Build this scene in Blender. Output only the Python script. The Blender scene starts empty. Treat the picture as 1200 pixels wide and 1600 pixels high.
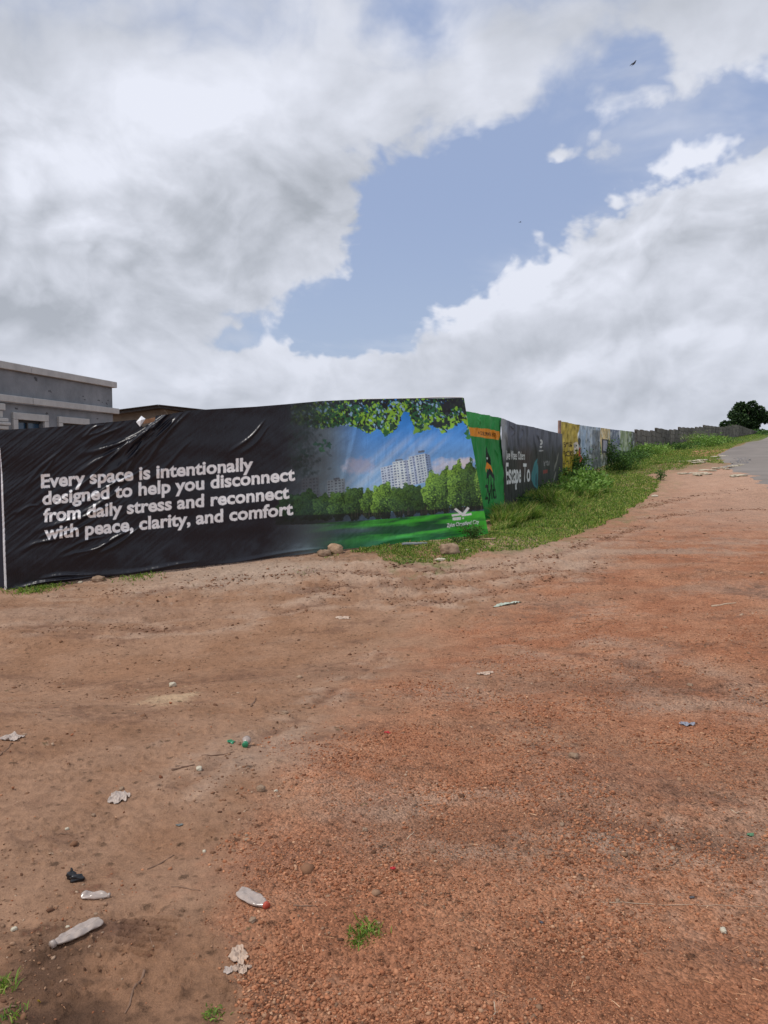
import bpy, math, random
import numpy as np
from mathutils import Vector, Matrix

random.seed(7)
rng = np.random.default_rng(11)
S = bpy.context.scene
C = S.collection

# ------------------------------------------------------------------ camera
F = 1209.0                      # focal length in photograph pixels (1200 wide)
PITCH = math.radians(3.79)      # looking slightly down
EYE = 1.6
cp, sp_ = math.cos(PITCH), math.sin(PITCH)
cam = bpy.data.cameras.new('camera')
cam.sensor_fit = 'VERTICAL'; cam.sensor_height = 36.0
cam.lens = 36.0 * F / 1600.0
cam.clip_start = 0.05; cam.clip_end = 3000
co = bpy.data.objects.new('camera', cam); C.objects.link(co)
co.location = (0, 0, EYE); co.rotation_euler = (math.radians(90) - PITCH, 0, 0)
S.camera = co
S.render.engine = 'CYCLES'
S.view_settings.view_transform = 'Standard'
S.view_settings.look = 'None'
S.view_settings.exposure = 0.0
S.view_settings.gamma = 1.0
S.view_settings.use_curve_mapping = False

# ------------------------------------------------------------------ sun
SUN = Vector((-0.50, -0.20, 0.84)).normalized()
sl = bpy.data.lights.new('sun', 'SUN'); sl.energy = 2.3; sl.angle = math.radians(1.5)
sl.color = (1.0, 0.95, 0.88)
so = bpy.data.objects.new('sun', sl); C.objects.link(so)
so.rotation_euler = SUN.to_track_quat('Z', 'Y').to_euler()
so.location = (0, 0, 30)

# ------------------------------------------------------------------ sky (clouds in real directions)
W = bpy.data.worlds.new('World'); S.world = W; W.use_nodes = True
nt = W.node_tree; nt.nodes.clear(); L = nt.links
def wn(t): return nt.nodes.new(t)
def M(op, a, b=None, c=None, clamp=False):
    n = wn('ShaderNodeMath'); n.operation = op; n.use_clamp = clamp
    for i, v in enumerate((a, b, c)):
        if v is None: continue
        if isinstance(v, (int, float)): n.inputs[i].default_value = v
        else: L.new(v, n.inputs[i])
    return n.outputs[0]
def smooth(x, a, b):
    n = wn('ShaderNodeMapRange'); n.interpolation_type = 'SMOOTHSTEP'
    n.inputs['From Min'].default_value = a; n.inputs['From Max'].default_value = b
    L.new(x, n.inputs['Value']); return n.outputs[0]
def mixc(f, a, b):
    n = wn('ShaderNodeMix'); n.data_type = 'RGBA'
    if isinstance(f, (int, float)): n.inputs[0].default_value = f
    else: L.new(f, n.inputs[0])
    for s, v in ((n.inputs[6], a), (n.inputs[7], b)):
        if isinstance(v, tuple): s.default_value = (*v, 1)
        else: L.new(v, s)
    return n.outputs[2]
sky = wn('ShaderNodeTexSky'); sky.sky_type = 'NISHITA'; sky.sun_disc = False
sky.sun_elevation = math.asin(SUN.z); sky.sun_rotation = math.atan2(SUN.x, SUN.y)
sky.air_density = 1.0; sky.dust_density = 2.5; sky.ozone_density = 1.5
tc = wn('ShaderNodeTexCoord')
sep = wn('ShaderNodeSeparateXYZ'); L.new(tc.outputs['Generated'], sep.inputs[0])
az = M('ARCTAN2', sep.outputs[0], sep.outputs[1])
el = M('ARCSINE', sep.outputs[2])
def vec(off, sc):
    m = wn('ShaderNodeMapping'); L.new(tc.outputs['Generated'], m.inputs[0])
    m.inputs['Location'].default_value = off; m.inputs['Scale'].default_value = sc
    return m.outputs[0]
def noise(v, scale, detail=8, rough=0.55, dist=0.0, lac=2.0):
    n = wn('ShaderNodeTexNoise'); L.new(v, n.inputs['Vector'])
    n.inputs['Scale'].default_value = scale; n.inputs['Detail'].default_value = detail
    n.inputs['Roughness'].default_value = rough; n.inputs['Distortion'].default_value = dist
    n.inputs['Lacunarity'].default_value = lac
    return n.outputs['Fac']
# warped azimuth/elevation so that every soft patch gets a ragged edge
wv = noise(vec((3.1, 1.7, 0.4), (1, 1, 1.3)), 5.0, 5, 0.6)
wv2 = noise(vec((7.7, 4.2, 2.4), (1, 1, 1.3)), 5.0, 5, 0.6)
azw = M('ADD', az, M('MULTIPLY', M('SUBTRACT', wv, 0.5), 0.22))
elw = M('ADD', el, M('MULTIPLY', M('SUBTRACT', wv2, 0.5), 0.16))
def patch(px, py, rx, ry, rot, w):
    a0 = math.atan((px - 600) / F); e0 = math.atan((800 - py) / F * math.cos(a0)) - PITCH
    c, s = math.cos(math.radians(rot)), math.sin(math.radians(rot))
    da = M('SUBTRACT', azw, a0); de = M('SUBTRACT', elw, e0)
    p = M('MULTIPLY', M('ADD', M('MULTIPLY', da, c), M('MULTIPLY', de, s)), F / rx)
    q = M('MULTIPLY', M('SUBTRACT', M('MULTIPLY', de, c), M('MULTIPLY', da, s)), F / ry)
    r = M('ADD', M('MULTIPLY', p, p), M('MULTIPLY', q, q))
    return M('MULTIPLY', M('EXPONENT', M('MULTIPLY', r, -1.0)), w)
def total(lst):
    t = None
    for a in lst:
        p = patch(*a); t = p if t is None else M('ADD', t, p)
    return t
gaps = total([(720, 360, 250, 120, 30, -1.0), (1010, 212, 230, 50, 4, -0.5), (525, 500, 135, 62, 10, -0.95), (600, 300, 90, 110, 0, -0.3),
              (640, 15, 60, 35, 0, -0.45), (990, 95, 60, 34, 0, -0.42), (300, 520, 140, 40, 5, -0.28), (1190, 160, 70, 60, 0, -0.35), (1150, 330, 50, 40, 0, -0.2),
              (760, 90, 120, 70, 0, 0.25), (980, 500, 330, 110, 22, 0.55), (1120, 370, 200, 90, 15, 0.35), (930, 225, 60, 26, 0, 0.55), (860, 235, 30, 12, 0, 0.35),
              (450, 535, 40, 50, 0, 0.5), (560, 600, 200, 40, 0, 0.4), (250, 250, 260, 180, 0, 0.35), (1010, 40, 260, 50, 0, 0.3)])
SCL = (1.0, 1.0, 1.35)
n1 = noise(vec((0.0, 0.0, 0.0), SCL), 4.2, 7, 0.5, 0.3)
n1u = noise(vec((0.035, 0.0, -0.07), SCL), 4.2, 7, 0.5, 0.3)
def billow(off):
    return M('ABSOLUTE', M('MULTIPLY', M('SUBTRACT', noise(vec(off, SCL), 10.0, 6, 0.5, 0.4), 0.5), 2.8))
b0 = billow((2.0, 1.0, 3.0)); b1 = billow((2.012, 1.0, 2.976))
big = noise(vec((5.0, 2.0, 1.0), SCL), 2.2, 3, 0.5)
soft = noise(vec((9.0, 3.0, 6.0), SCL), 2.6, 2, 0.5)
dens = M('ADD', M('ADD', M('ADD', gaps, 0.50), M('MULTIPLY', M('SUBTRACT', n1, 0.5), 1.5)), M('MULTIPLY', M('SUBTRACT', b0, 0.3), 0.42))
lowbank = smooth(el, 0.50, 0.28)
# edges: crisp heads on the low cumulus, soft veils higher up
wdt = M('ADD', 0.15, M('MULTIPLY', M('ADD', 0.16, M('MULTIPLY', smooth(soft, 0.35, 0.7), 0.6)), M('SUBTRACT', 1.0, M('MULTIPLY', lowbank, 0.85))))
core = M('DIVIDE', M('ADD', dens, 0.03), wdt, clamp=True)
core = smooth(core, 0.0, 1.0)
veil = M('MULTIPLY', smooth(M('ADD', M('ADD', M('MULTIPLY', gaps, 0.35), 0.16), M('MULTIPLY', M('SUBTRACT', noise(vec((4.0, 8.0, 1.0), (1.0, 1.0, 2.4)), 3.6, 5, 0.6, 0.6), 0.5), 1.8)), -0.05, 0.5), 0.5)
cover = M('MAXIMUM', core, veil)
tone = total([(190, 250, 130, 45, 8, 0.35), (320, 160, 120, 60, 20, 0.30), (720, 110, 60, 110, 0, 0.25), (860, 400, 220, 34, 28, 0.45), (700, 500, 110, 22, 30, 0.3),
              (250, 412, 125, 26, 0, -0.42), (60, 488, 160, 34, 0, -0.62), (480, 280, 170, 75, 12, -0.27), (330, 330, 160, 40, 0, -0.2),
              (560, 180, 110, 50, 0, -0.15), (950, 520, 230, 26, 8, -0.22), (1090, 610, 220, 25, 5, -0.22), (1130, 440, 110, 60, 10, -0.12), (900, 60, 160, 50, 0, -0.1),
              (700, 600, 160, 22, 0, -0.15), (870, 570, 140, 20, 10, 0.2), (1040, 545, 140, 20, 0, 0.25), (300, 600, 60, 20, 0, 0.25), (430, 500, 40, 40, 0, 0.25), (540, 570, 60, 20, 0, 0.2), (1090, 300, 120, 24, 12, 0.3)])
relief = M('ADD', M('MULTIPLY', M('SUBTRACT', n1, n1u), 1.7), M('MULTIPLY', M('SUBTRACT', b0, b1), M('ADD', 0.12, M('MULTIPLY', lowbank, 0.5))))
shade = M('ADD', M('ADD', tone, 0.66), M('ADD', relief, M('MULTIPLY', M('SUBTRACT', big, 0.5), 0.35)), clamp=True)
cloud = mixc(shade, (4.0, 4.3, 4.85), (8.1, 8.4, 9.4))
hz = smooth(el, 0.34, -0.02)
clear = mixc(0.75, sky.outputs[0], (3.8, 4.75, 7.15))
clear = mixc(M('MULTIPLY', hz, 0.62), clear, (4.9, 5.9, 7.2))
cloud = mixc(M('MULTIPLY', hz, 0.4), cloud, (5.5, 5.9, 6.8))
skycol = mixc(cover, clear, cloud)
bgn = wn('ShaderNodeBackground'); bgn.inputs[1].default_value = 0.1
L.new(skycol, bgn.inputs[0])
wo = wn('ShaderNodeOutputWorld'); L.new(bgn.outputs[0], wo.inputs[0])

# ------------------------------------------------------------------ geometry helpers
def zof(py, Y):
    """height above the eye of a point at forward distance Y seen at photo row py"""
    q = (800 - py) / F
    return Y * (q * cp - sp_) / (cp + q * sp_)
def at(px, py, Y):
    z = zof(py, Y); d = Y * cp - z * sp_
    return ((px - 600) / F * d, Y, z + EYE)
def proj(X, Y, Z):
    z = Z - EYE
    d = Y * cp - z * sp_; v = Y * sp_ + z * cp
    d = np.where(np.abs(d) < 1e-6, 1e-6, d)
    return 600 + F * X / d, 800 - F * v / d, d
_p = np.random.default_rng(5).permutation(4096)
_g = np.random.default_rng(6).uniform(0, 2 * np.pi, 4096); _gx, _gy = np.cos(_g), np.sin(_g)
def pn(x, y):
    x = np.asarray(x, float); y = np.asarray(y, float)
    xi = np.floor(x).astype(int); yi = np.floor(y).astype(int); fx = x - xi; fy = y - yi
    def g(i, j, dx, dy):
        h = _p[(_p[i & 4095] + j) & 4095]; return _gx[h] * dx + _gy[h] * dy
    u = fx * fx * fx * (fx * (fx * 6 - 15) + 10); v = fy * fy * fy * (fy * (fy * 6 - 15) + 10)
    a = g(xi, yi, fx, fy); b = g(xi + 1, yi, fx - 1, fy); c = g(xi, yi + 1, fx, fy - 1); d = g(xi + 1, yi + 1, fx - 1, fy - 1)
    return (a * (1 - u) + b * u) * (1 - v) + (c * (1 - u) + d * u) * v * 1.0
def fbm(x, y, o=4, g=0.5):
    t = 0; a = 1.0
    for i in range(o):
        t = t + a * pn(x * 2 ** i + 17.3 * i, y * 2 ** i - 9.1 * i); a *= g
    return t
def sstep(a, b, x):
    t = np.clip((x - a) / (b - a), 0, 1); return t * t * (3 - 2 * t)
def lin(c):
    c = np.asarray(c, float) / 255.0
    return np.where(c <= 0.04045, c / 12.92, ((c + 0.055) / 1.055) ** 2.4)
def inpoly(px, py, poly):
    r = np.zeros(np.shape(px), bool); n = len(poly)
    for i in range(n):
        x0, y0 = poly[i]; x1, y1 = poly[(i + 1) % n]
        if y0 == y1: continue
        c = ((y0 > py) != (y1 > py)) & (px < (x1 - x0) * (py - y0) / (y1 - y0) + x0)
        r ^= c
    return r
def segdist(px, py, x0, y0, x1, y1):
    dx, dy = x1 - x0, y1 - y0; l2 = dx * dx + dy * dy
    t = np.clip(((px - x0) * dx + (py - y0) * dy) / l2, 0, 1)
    return np.hypot(px - x0 - t * dx, py - y0 - t * dy), t

def mesh_np(name, V, Fc, mat=None, parent=None, smooth_=False):
    """V (n,3); Fc (m,k) with one k"""
    me = bpy.data.meshes.new(name)
    V = np.asarray(V, np.float32); Fc = np.asarray(Fc, np.int32)
    m, k = Fc.shape
    me.vertices.add(len(V)); me.vertices.foreach_set('co', V.ravel())
    me.loops.add(m * k); me.loops.foreach_set('vertex_index', Fc.ravel())
    me.polygons.add(m); me.polygons.foreach_set('loop_start', np.arange(0, m * k, k, dtype=np.int32))
    me.update(calc_edges=True)
    if smooth_: me.polygons.foreach_set('use_smooth', np.ones(m, bool))
    if mat: me.materials.append(mat)
    o = bpy.data.objects.new(name, me); C.objects.link(o)
    if parent: o.parent = parent
    return o
def colattr(o, name, col):
    a = o.data.color_attributes.new(name, 'FLOAT_COLOR', 'POINT')
    c = np.ones((len(o.data.vertices), 4), np.float32); c[:, :3] = col
    a.data.foreach_set('color', c.ravel())
class MB:
    """collects shapes in a local frame into one mesh"""
    def __init__(s, mat4=None): s.v = []; s.f = []; s.m = mat4
    def add(s, vs, fs):
        b = len(s.v); s.v += [tuple(v) for v in vs]; s.f += [tuple(i + b for i in f) for f in fs]
    def box(s, x0, x1, y0, y1, z0, z1, bev=0.0):
        if bev <= 0:
            v = [(x, y, z) for z in (z0, z1) for x, y in ((x0, y0), (x1, y0), (x1, y1), (x0, y1))]
            s.add(v, [(3, 2, 1, 0), (4, 5, 6, 7), (0, 1, 5, 4), (1, 2, 6, 5), (2, 3, 7, 6), (3, 0, 4, 7)])
        else:
            b = bev; v = []
            for z, i in ((z0, b), (z0 + b, 0), (z1 - b, 0), (z1, b)):
                v += [(x0 + i, y0 + i, z), (x1 - i, y0 + i, z), (x1 - i, y1 - i, z), (x0 + i, y1 - i, z)]
            f = [(3, 2, 1, 0), (12, 13, 14, 15)]
            for k in range(3):
                for j in range(4):
                    a = 4 * k + j; c = 4 * k + (j + 1) % 4; f.append((a, c, c + 4, a + 4))
            s.add(v, f)
    def tube(s, pts, rad, n=6):
        pts = [Vector(p) for p in pts]; rr = rad if isinstance(rad, (list, tuple)) else [rad] * len(pts)
        vs = []; fs = []
        for i, p in enumerate(pts):
            d = (pts[min(i + 1, len(pts) - 1)] - pts[max(i - 1, 0)]).normalized()
            u = d.cross(Vector((0, 0, 1)));
            if u.length < 0.05: u = Vector((1, 0, 0))
            u.normalize(); w = d.cross(u)
            for k in range(n):
                a = 2 * math.pi * k / n; vs.append(p + (u * math.cos(a) + w * math.sin(a)) * rr[i])
        for i in range(len(pts) - 1):
            for k in range(n):
                fs.append((i * n + k, i * n + (k + 1) % n, (i + 1) * n + (k + 1) % n, (i + 1) * n + k))
        fs.append(tuple(range(n))[::-1]); fs.append(tuple(range((len(pts) - 1) * n, len(pts) * n)))
        s.add(vs, fs)
    def build(s, name, mat=None, parent=None, sm=False):
        me = bpy.data.meshes.new(name)
        v = [s.m @ Vector(p) for p in s.v] if s.m else s.v
        me.from_pydata([tuple(p) for p in v], [], s.f); me.update()
        if sm: me.polygons.foreach_set('use_smooth', [True] * len(me.polygons))
        if mat: me.materials.append(mat)
        o = bpy.data.objects.new(name, me); C.objects.link(o)
        if parent: o.parent = parent
        return o
def thing(name, loc, label, cat, group=None):
    o = bpy.data.objects.new(name, None); C.objects.link(o); o.empty_display_size = 0.2
    o.location = loc; return tag(o, label, cat, group)
def tag(o, label, cat, group=None):
    o['label'] = label; o['category'] = cat
    if group: o['group'] = group
    return o
def struct(o, kind='structure'):
    o['kind'] = kind; return o
def frame(origin, ux):
    """local frame: x along ux (plan), y = horizontal normal, z up"""
    ux = Vector((ux[0], ux[1], 0)).normalized(); n = Vector((-ux.y, ux.x, 0))
    m = Matrix((( ux.x, n.x, 0, 0), (ux.y, n.y, 0, 0), (0, 0, 1, 0), (0, 0, 0, 1)))
    return Matrix.Translation(origin) @ m

# ------------------------------------------------------------------ materials
def mat(name, col=(0.5, 0.5, 0.5), rough=0.8, spec=0.3, var=0.0, vscale=5.0, bump=0.0, bscale=40.0, attr=None,
        col2=None, trans=0.0, sheen=0.0, obj_rand=0.0, coord='Object', detail=6, aniso=(1, 1, 1), instr=False):
    m = bpy.data.materials.new(name); m.use_nodes = True; t = m.node_tree; b = t.nodes['Principled BSDF']
    b.inputs['Roughness'].default_value = rough; b.inputs['Specular IOR Level'].default_value = spec
    if trans: b.inputs['Transmission Weight'].default_value = trans
    tcn = t.nodes.new('ShaderNodeTexCoord'); mp = t.nodes.new('ShaderNodeMapping')
    t.links.new(tcn.outputs[coord], mp.inputs[0]); mp.inputs['Scale'].default_value = aniso
    out = None
    if attr:
        a = t.nodes.new('ShaderNodeAttribute'); a.attribute_name = attr
        if instr: a.attribute_type = 'INSTANCER'
        out = a.outputs['Color']
    if var or col2:
        n = t.nodes.new('ShaderNodeTexNoise'); t.links.new(mp.outputs[0], n.inputs['Vector'])
        n.inputs['Scale'].default_value = vscale; n.inputs['Detail'].default_value = detail; n.inputs['Roughness'].default_value = 0.65
        mr = t.nodes.new('ShaderNodeMapRange'); mr.inputs['From Min'].default_value = 0.3; mr.inputs['From Max'].default_value = 0.7
        t.links.new(n.outputs['Fac'], mr.inputs['Value'])
        mx = t.nodes.new('ShaderNodeMix'); mx.data_type = 'RGBA'
        if out is not None:
            mx.blend_type = 'MULTIPLY'; mx.inputs[0].default_value = 1.0
            mr.inputs['To Min'].default_value = 1 - var; mr.inputs['To Max'].default_value = 1 + var
            t.links.new(out, mx.inputs[6]); t.links.new(mr.outputs[0], mx.inputs[7])
        else:
            t.links.new(mr.outputs[0], mx.inputs[0])
            c2 = col2 if col2 else tuple(c * (1 + var) for c in col)
            c1 = col if col2 else tuple(c * (1 - var) for c in col)
            mx.inputs[6].default_value = (*c1, 1); mx.inputs[7].default_value = (*c2, 1)
        out = mx.outputs[2]
    if obj_rand:
        oi = t.nodes.new('ShaderNodeObjectInfo'); mr = t.nodes.new('ShaderNodeMapRange')
        mr.inputs['To Min'].default_value = 1 - obj_rand; mr.inputs['To Max'].default_value = 1 + obj_rand
        t.links.new(oi.outputs['Random'], mr.inputs['Value'])
        mx = t.nodes.new('ShaderNodeMix'); mx.data_type = 'RGBA'; mx.blend_type = 'MULTIPLY'; mx.inputs[0].default_value = 1
        if out is None: mx.inputs[6].default_value = (*col, 1)
        else: t.links.new(out, mx.inputs[6])
        t.links.new(mr.outputs[0], mx.inputs[7]); out = mx.outputs[2]
    if out is None: b.inputs['Base Color'].default_value = (*col, 1)
    else: t.links.new(out, b.inputs['Base Color'])
    if bump:
        n = t.nodes.new('ShaderNodeTexNoise'); t.links.new(mp.outputs[0], n.inputs['Vector'])
        n.inputs['Scale'].default_value = bscale; n.inputs['Detail'].default_value = 8; n.inputs['Roughness'].default_value = 0.6
        bn = t.nodes.new('ShaderNodeBump'); bn.inputs['Distance'].default_value = bump; bn.inputs['Strength'].default_value = 1.0
        t.links.new(n.outputs['Fac'], bn.inputs['Height']); t.links.new(bn.outputs[0], b.inputs['Normal'])
    return m

# ------------------------------------------------------------------ terrain heights
AN = []
def anc(px, py, Y):
    AN.append(at(px, py, Y))
for X, Y in ((-6, -8), (0, -8), (6, -8), (-3, 0), (0, 1), (4, 0), (-1.5, 3), (1.5, 3), (0, 4.5), (-3, 5), (3.2, 5), (8, 4)):
    AN.append((X, Y, 0.0 if Y > -5 else 0.02))
PA = at(4, 922, 11.2); PB = at(762, 832, 13.4)         # foot of the big banner
for px, py, Y in ((-300, 940, 9.7), (4, 922, 11.2), (200, 897, 11.8), (400, 874, 12.37), (500, 862, 12.65), (600, 851, 12.95), (700, 841, 13.2), (762, 833, 13.4),
                  (0, 1100, 6.2), (300, 1050, 7.2), (600, 1000, 8.0), (600, 920, 10.3), (900, 1000, 7.4), (1200, 1000, 6.6), (1200, 900, 9.8), (900, 900, 10.6),
                  (860, 840, 14.2), (790, 812, 18.0), (786, 806, 18.8), (876, 768, 30), (1000, 792, 20), (1045, 765, 26), (1050, 745, 31), (1100, 770, 24),
                  (930, 745, 36), (990, 712, 62), (1060, 697, 100), (1120, 685, 140), (1165, 680, 170), (1180, 678, 185),
                  (1200, 763, 24), (1138, 716, 46), (1148, 700, 60), (1165, 692, 76), (1200, 682, 104), (1080, 715, 52), (1000, 745, 40),
                  (1100, 700, 76), (1200, 830, 15), (1350, 800, 20), (1400, 720, 45)):
    anc(px, py, Y)
AN += [(-25, 20, -0.5), (-14, 14, -0.35), (-15, 30, -0.4), (-30, 60, -0.3), (0, 40, 0.0), (0, 90, 0.3), (30, 130, 3), (-40, 120, 0), (68, 104, 4.2),
       (78, 140, 5.0), (100, 190, 7.0), (60, 220, 4.0), (120, 230, 3.0), (60, 60, 2.6), (30, 30, 0.8), (25, 5, 0.2), (-25, 0, -0.1), (88, 192, 8.5)]
AN = np.array(AN)
def _tps(r2): return 0.5 * r2 * np.log(r2 + 1e-9)
_n = len(AN)
K = _tps(((AN[:, None, :2] - AN[None, :, :2]) ** 2).sum(-1)) + np.eye(_n) * 0.4
Pm = np.c_[np.ones(_n), AN[:, :2]]
_A = np.zeros((_n + 3, _n + 3)); _A[:_n, :_n] = K; _A[:_n, _n:] = Pm; _A[_n:, :_n] = Pm.T
_w = np.linalg.solve(_A, np.r_[AN[:, 2], 0, 0, 0])
def Hbase(X, Y):
    X = np.asarray(X, float); Y = np.asarray(Y, float); z = _w[_n] + _w[_n + 1] * X + _w[_n + 2] * Y
    for i in range(_n):
        z = z + _w[i] * _tps((X - AN[i, 0]) ** 2 + (Y - AN[i, 1]) ** 2)
    r = np.hypot(X - 30, Y - 70); k = sstep(150, 260, r)
    z = np.clip(z, -9, 12)
    return z * (1 - k) - 8.0 * k
# where the coarse red gravel lies (right of this line, in plan), grass polygon, road
GB = [(380, 1640), (392, 1500), (395, 1400), (400, 1320), (440, 1240), (520, 1150), (600, 1080), (700, 1000), (800, 930), (880, 880), (960, 830), (1010, 800), (1060, 772), (1150, 760)]
def gravel_mask(px, py, X, Y):
    bx = np.interp(-py, [-p[1] for p in GB], [p[0] for p in GB])
    wob = fbm(X * 1.3, Y * 1.3, 4, .6) * 120
    wdt = 42 + np.clip((1500 - py) * 0.18, 0, 120)
    return sstep(-wdt, wdt, px - bx + wob)
GRASS = [(545, 866), (560, 852), (640, 846), (760, 836), (800, 800), (870, 750), (960, 700), (1060, 680), (1130, 672), (1200, 668), (1200, 681), (1170, 689), (1150, 695),
         (1138, 705), (1132, 716), (1140, 727), (1100, 722), (1060, 734), (1010, 742), (1030, 752), (1020, 772), (1000, 788), (960, 811), (905, 834), (860, 850), (800, 858), (752, 862), (730, 872), (700, 886), (650, 890), (610, 876), (590, 864)]
def grass_mask(X, Y):
    px, py, d = proj(X, Y, Hbase(X, Y))
    sc = np.clip(F / np.maximum(d, 1) * 0.25, 3, 30)
    wx = fbm(X * 0.8, Y * 0.8, 4) * sc; wy = fbm(X * 0.8 + 50, Y * 0.8, 4) * sc * 0.35
    return inpoly(px + wx, py + wy, GRASS) & (Y > 10)
RE = [(7.4, -10), (7.6, 0), (8.6, 10), (9.8, 17), (11.9, 24), (15.2, 33), (19.9, 46), (22.6, 53), (27.0, 60.5), (35.3, 76), (51.5, 104), (72, 140), (95, 180)]
_ry = np.array([p[1] for p in RE], float); _rx = np.array([p[0] for p in RE], float)
def road_in(X, Y): return X - np.interp(Y, _ry, _rx)
def Gb(px, py):
    q = (800 - py) / F; dv = np.array([(px - 600) / F, cp + q * sp_, -sp_ + q * cp])
    t = np.exp(np.linspace(math.log(1.5), math.log(200), 900)); b = EYE + dv[2] * t < Hbase(dv[0] * t, dv[1] * t); i = int(np.argmax(b)); return dv[0] * t[i], dv[1] * t[i]
# rut lines pressed by lorries, with crumbled berms beside them
TR = [([Gb(*p) for p in L_], w_, d_) for L_, w_, d_ in (
    ([(300, 905), (400, 902), (480, 895), (560, 893), (640, 903)], .16, .05), ([(440, 958), (500, 945), (560, 936), (640, 934), (700, 938)], .13, .045),
    ([(480, 925), (560, 914), (640, 917), (720, 912), (800, 900), (868, 890)], .18, .06), ([(640, 950), (720, 936), (800, 921), (880, 905), (930, 885)], .12, .035),
    ([(600, 880), (700, 895), (800, 885), (900, 858), (1000, 822)], .10, .03), ([(280, 1235), (330, 1200), (400, 1160), (470, 1118), (540, 1066), (600, 1022)], .06, .022),
    ([(0, 985), (120, 978), (250, 985), (360, 975)], .12, .02), ([(100, 930), (220, 925), (350, 915)], .12, .03), ([(1000, 795), (1080, 775), (1160, 765)], .14, .04), ([(1010, 812), (1100, 800), (1190, 795)], .14, .035),
    ([(860, 1010), (1000, 1040), (1120, 1085), (1200, 1098)], .16, .03), ([(700, 1290), (850, 1270), (1000, 1290), (1150, 1330)], .12, .014))]
def Hmicro(X, Y):
    r = np.hypot(X, Y); px, py, d = proj(X, Y, 0.0 * X)
    onroad = sstep(-1.0, 0.6, road_in(X, Y)) * sstep(14, 20, Y)
    g = gravel_mask(px, py, X, Y) * (Y > 0.5)
    z = fbm(X * 0.45, Y * 0.45, 3) * 0.035 + fbm(X * 1.7 + 3, Y * 1.7, 3) * 0.016
    z = z - np.maximum(np.abs(fbm(X * 3.4 + 11, Y * 6.0 + 3, 4, 0.62)) * -1 + 0.10, 0) * 0.10 * sstep(0.0, 0.35, fbm(X * 0.7 - 9, Y * 0.9, 3)) * (1 - 0.6 * g)
    z = z + (1 - g) * np.maximum(fbm(X * 22 + 5, Y * 26, 3, 0.75) - 0.14, 0) * 0.028 * sstep(-0.25, 0.25, fbm(X * 1.9 + 4, Y * 1.9, 2))
    lump = np.maximum(fbm(X * 5.5, Y * 5.5 + 9, 3, 0.6) - 0.08, 0)
    z = z + lump * 0.03 * (1 - 0.5 * g) * sstep(-0.1, 0.35, fbm(X * 0.9 + 40, Y * 0.9, 2))
    z = z + fbm(X * 14, Y * 14, 2) * 0.0045 + g * fbm(X * 32, Y * 32, 2, 0.7) * 0.005
    z = z + (1 - g) * fbm(X * 40 + 7, Y * 26, 2, 0.7) * 0.0026
    # ridged clods along the lorry ruts before the banner
    rut = sstep(0.0, 0.3, fbm(X * 0.35 + 8, Y * 1.5, 2)) * sstep(8.4, 9.4, Y - 0.18 * X) * sstep(13.5, 12.0, Y - 0.18 * X)
    z = z + rut * (np.abs(fbm(X * 1.2, Y * 5.5 - X * 0.9, 4, 0.6)) * -0.10 + 0.02)
    z = z * (1 - onroad)
    # tyre tread print at lower left
    for k in range(6):
        a = at(202 + k * 4, 1446 + k * 7.5, 1); 
        y0 = 2.61 - k * 0.036; x0 = -0.90 + 0.006 * k
        dd, t = segdist(X, Y, x0, y0, x0 + 0.19 - 0.015 * k, y0 - 0.03)
        z = z - 0.020 * np.exp(-(dd / 0.012) ** 2) + 0.006 * np.exp(-((dd - 0.018) / 0.009) ** 2)
    for k in range(5):
        y0 = 2.60 - 0.035 * k; x0 = -0.62 + 0.04 * k
        dd, t = segdist(X, Y, x0, y0, x0 + 0.15, y0 - 0.07)
        z = z - 0.006 * np.exp(-(dd / 0.010) ** 2)
    dd, t = segdist(X, Y, -0.93, 2.62, -0.82, 2.66)
    z = z - 0.022 * np.exp(-(dd / 0.03) ** 2)
    for pts, w_, d_ in TR:
        for i in range(len(pts) - 1):
            m_ = np.hypot(X - (pts[i][0] + pts[i + 1][0]) / 2, Y - (pts[i][1] + pts[i + 1][1]) / 2) < 0.5 * math.hypot(pts[i + 1][0] - pts[i][0], pts[i + 1][1] - pts[i][1]) + 0.8
            if not np.any(m_): continue
            xm, ym = X[m_], Y[m_]; dd, t = segdist(xm, ym, *pts[i], *pts[i + 1]); dd = dd + 0.6 * w_ * fbm(xm * 2.2, ym * 2.2, 3); rg_ = fbm(xm * 6, ym * 9, 3, .7)
            z = z.copy(); z[m_] += np.exp(-np.maximum(t - 1, 0)) * d_ * (-np.exp(-(dd / w_) ** 2) + (.5 + 1.8 * np.maximum(rg_, -.2)) * np.exp(-((dd - 1.5 * w_) / (.7 * w_)) ** 2)) * .33
    # shallow ruts curving up the middle
    for pts in ([(-0.05, 3.6), (0.05, 4.6), (0.25, 5.6), (0.9, 7.4), (2.2, 9.6)], [(-1.6, 4.2), (-0.9, 5.6), (0.2, 7.2), (1.7, 9.0)]):
        for i in range(len(pts) - 1):
            dd, t = segdist(X, Y, *pts[i], *pts[i + 1])
            z = z - 0.012 * np.exp(-(dd / 0.10) ** 2)
    return z * sstep(200, 60, r)
def H(X, Y): return Hbase(X, Y) + Hmicro(np.asarray(X, float), np.asarray(Y, float))
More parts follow.
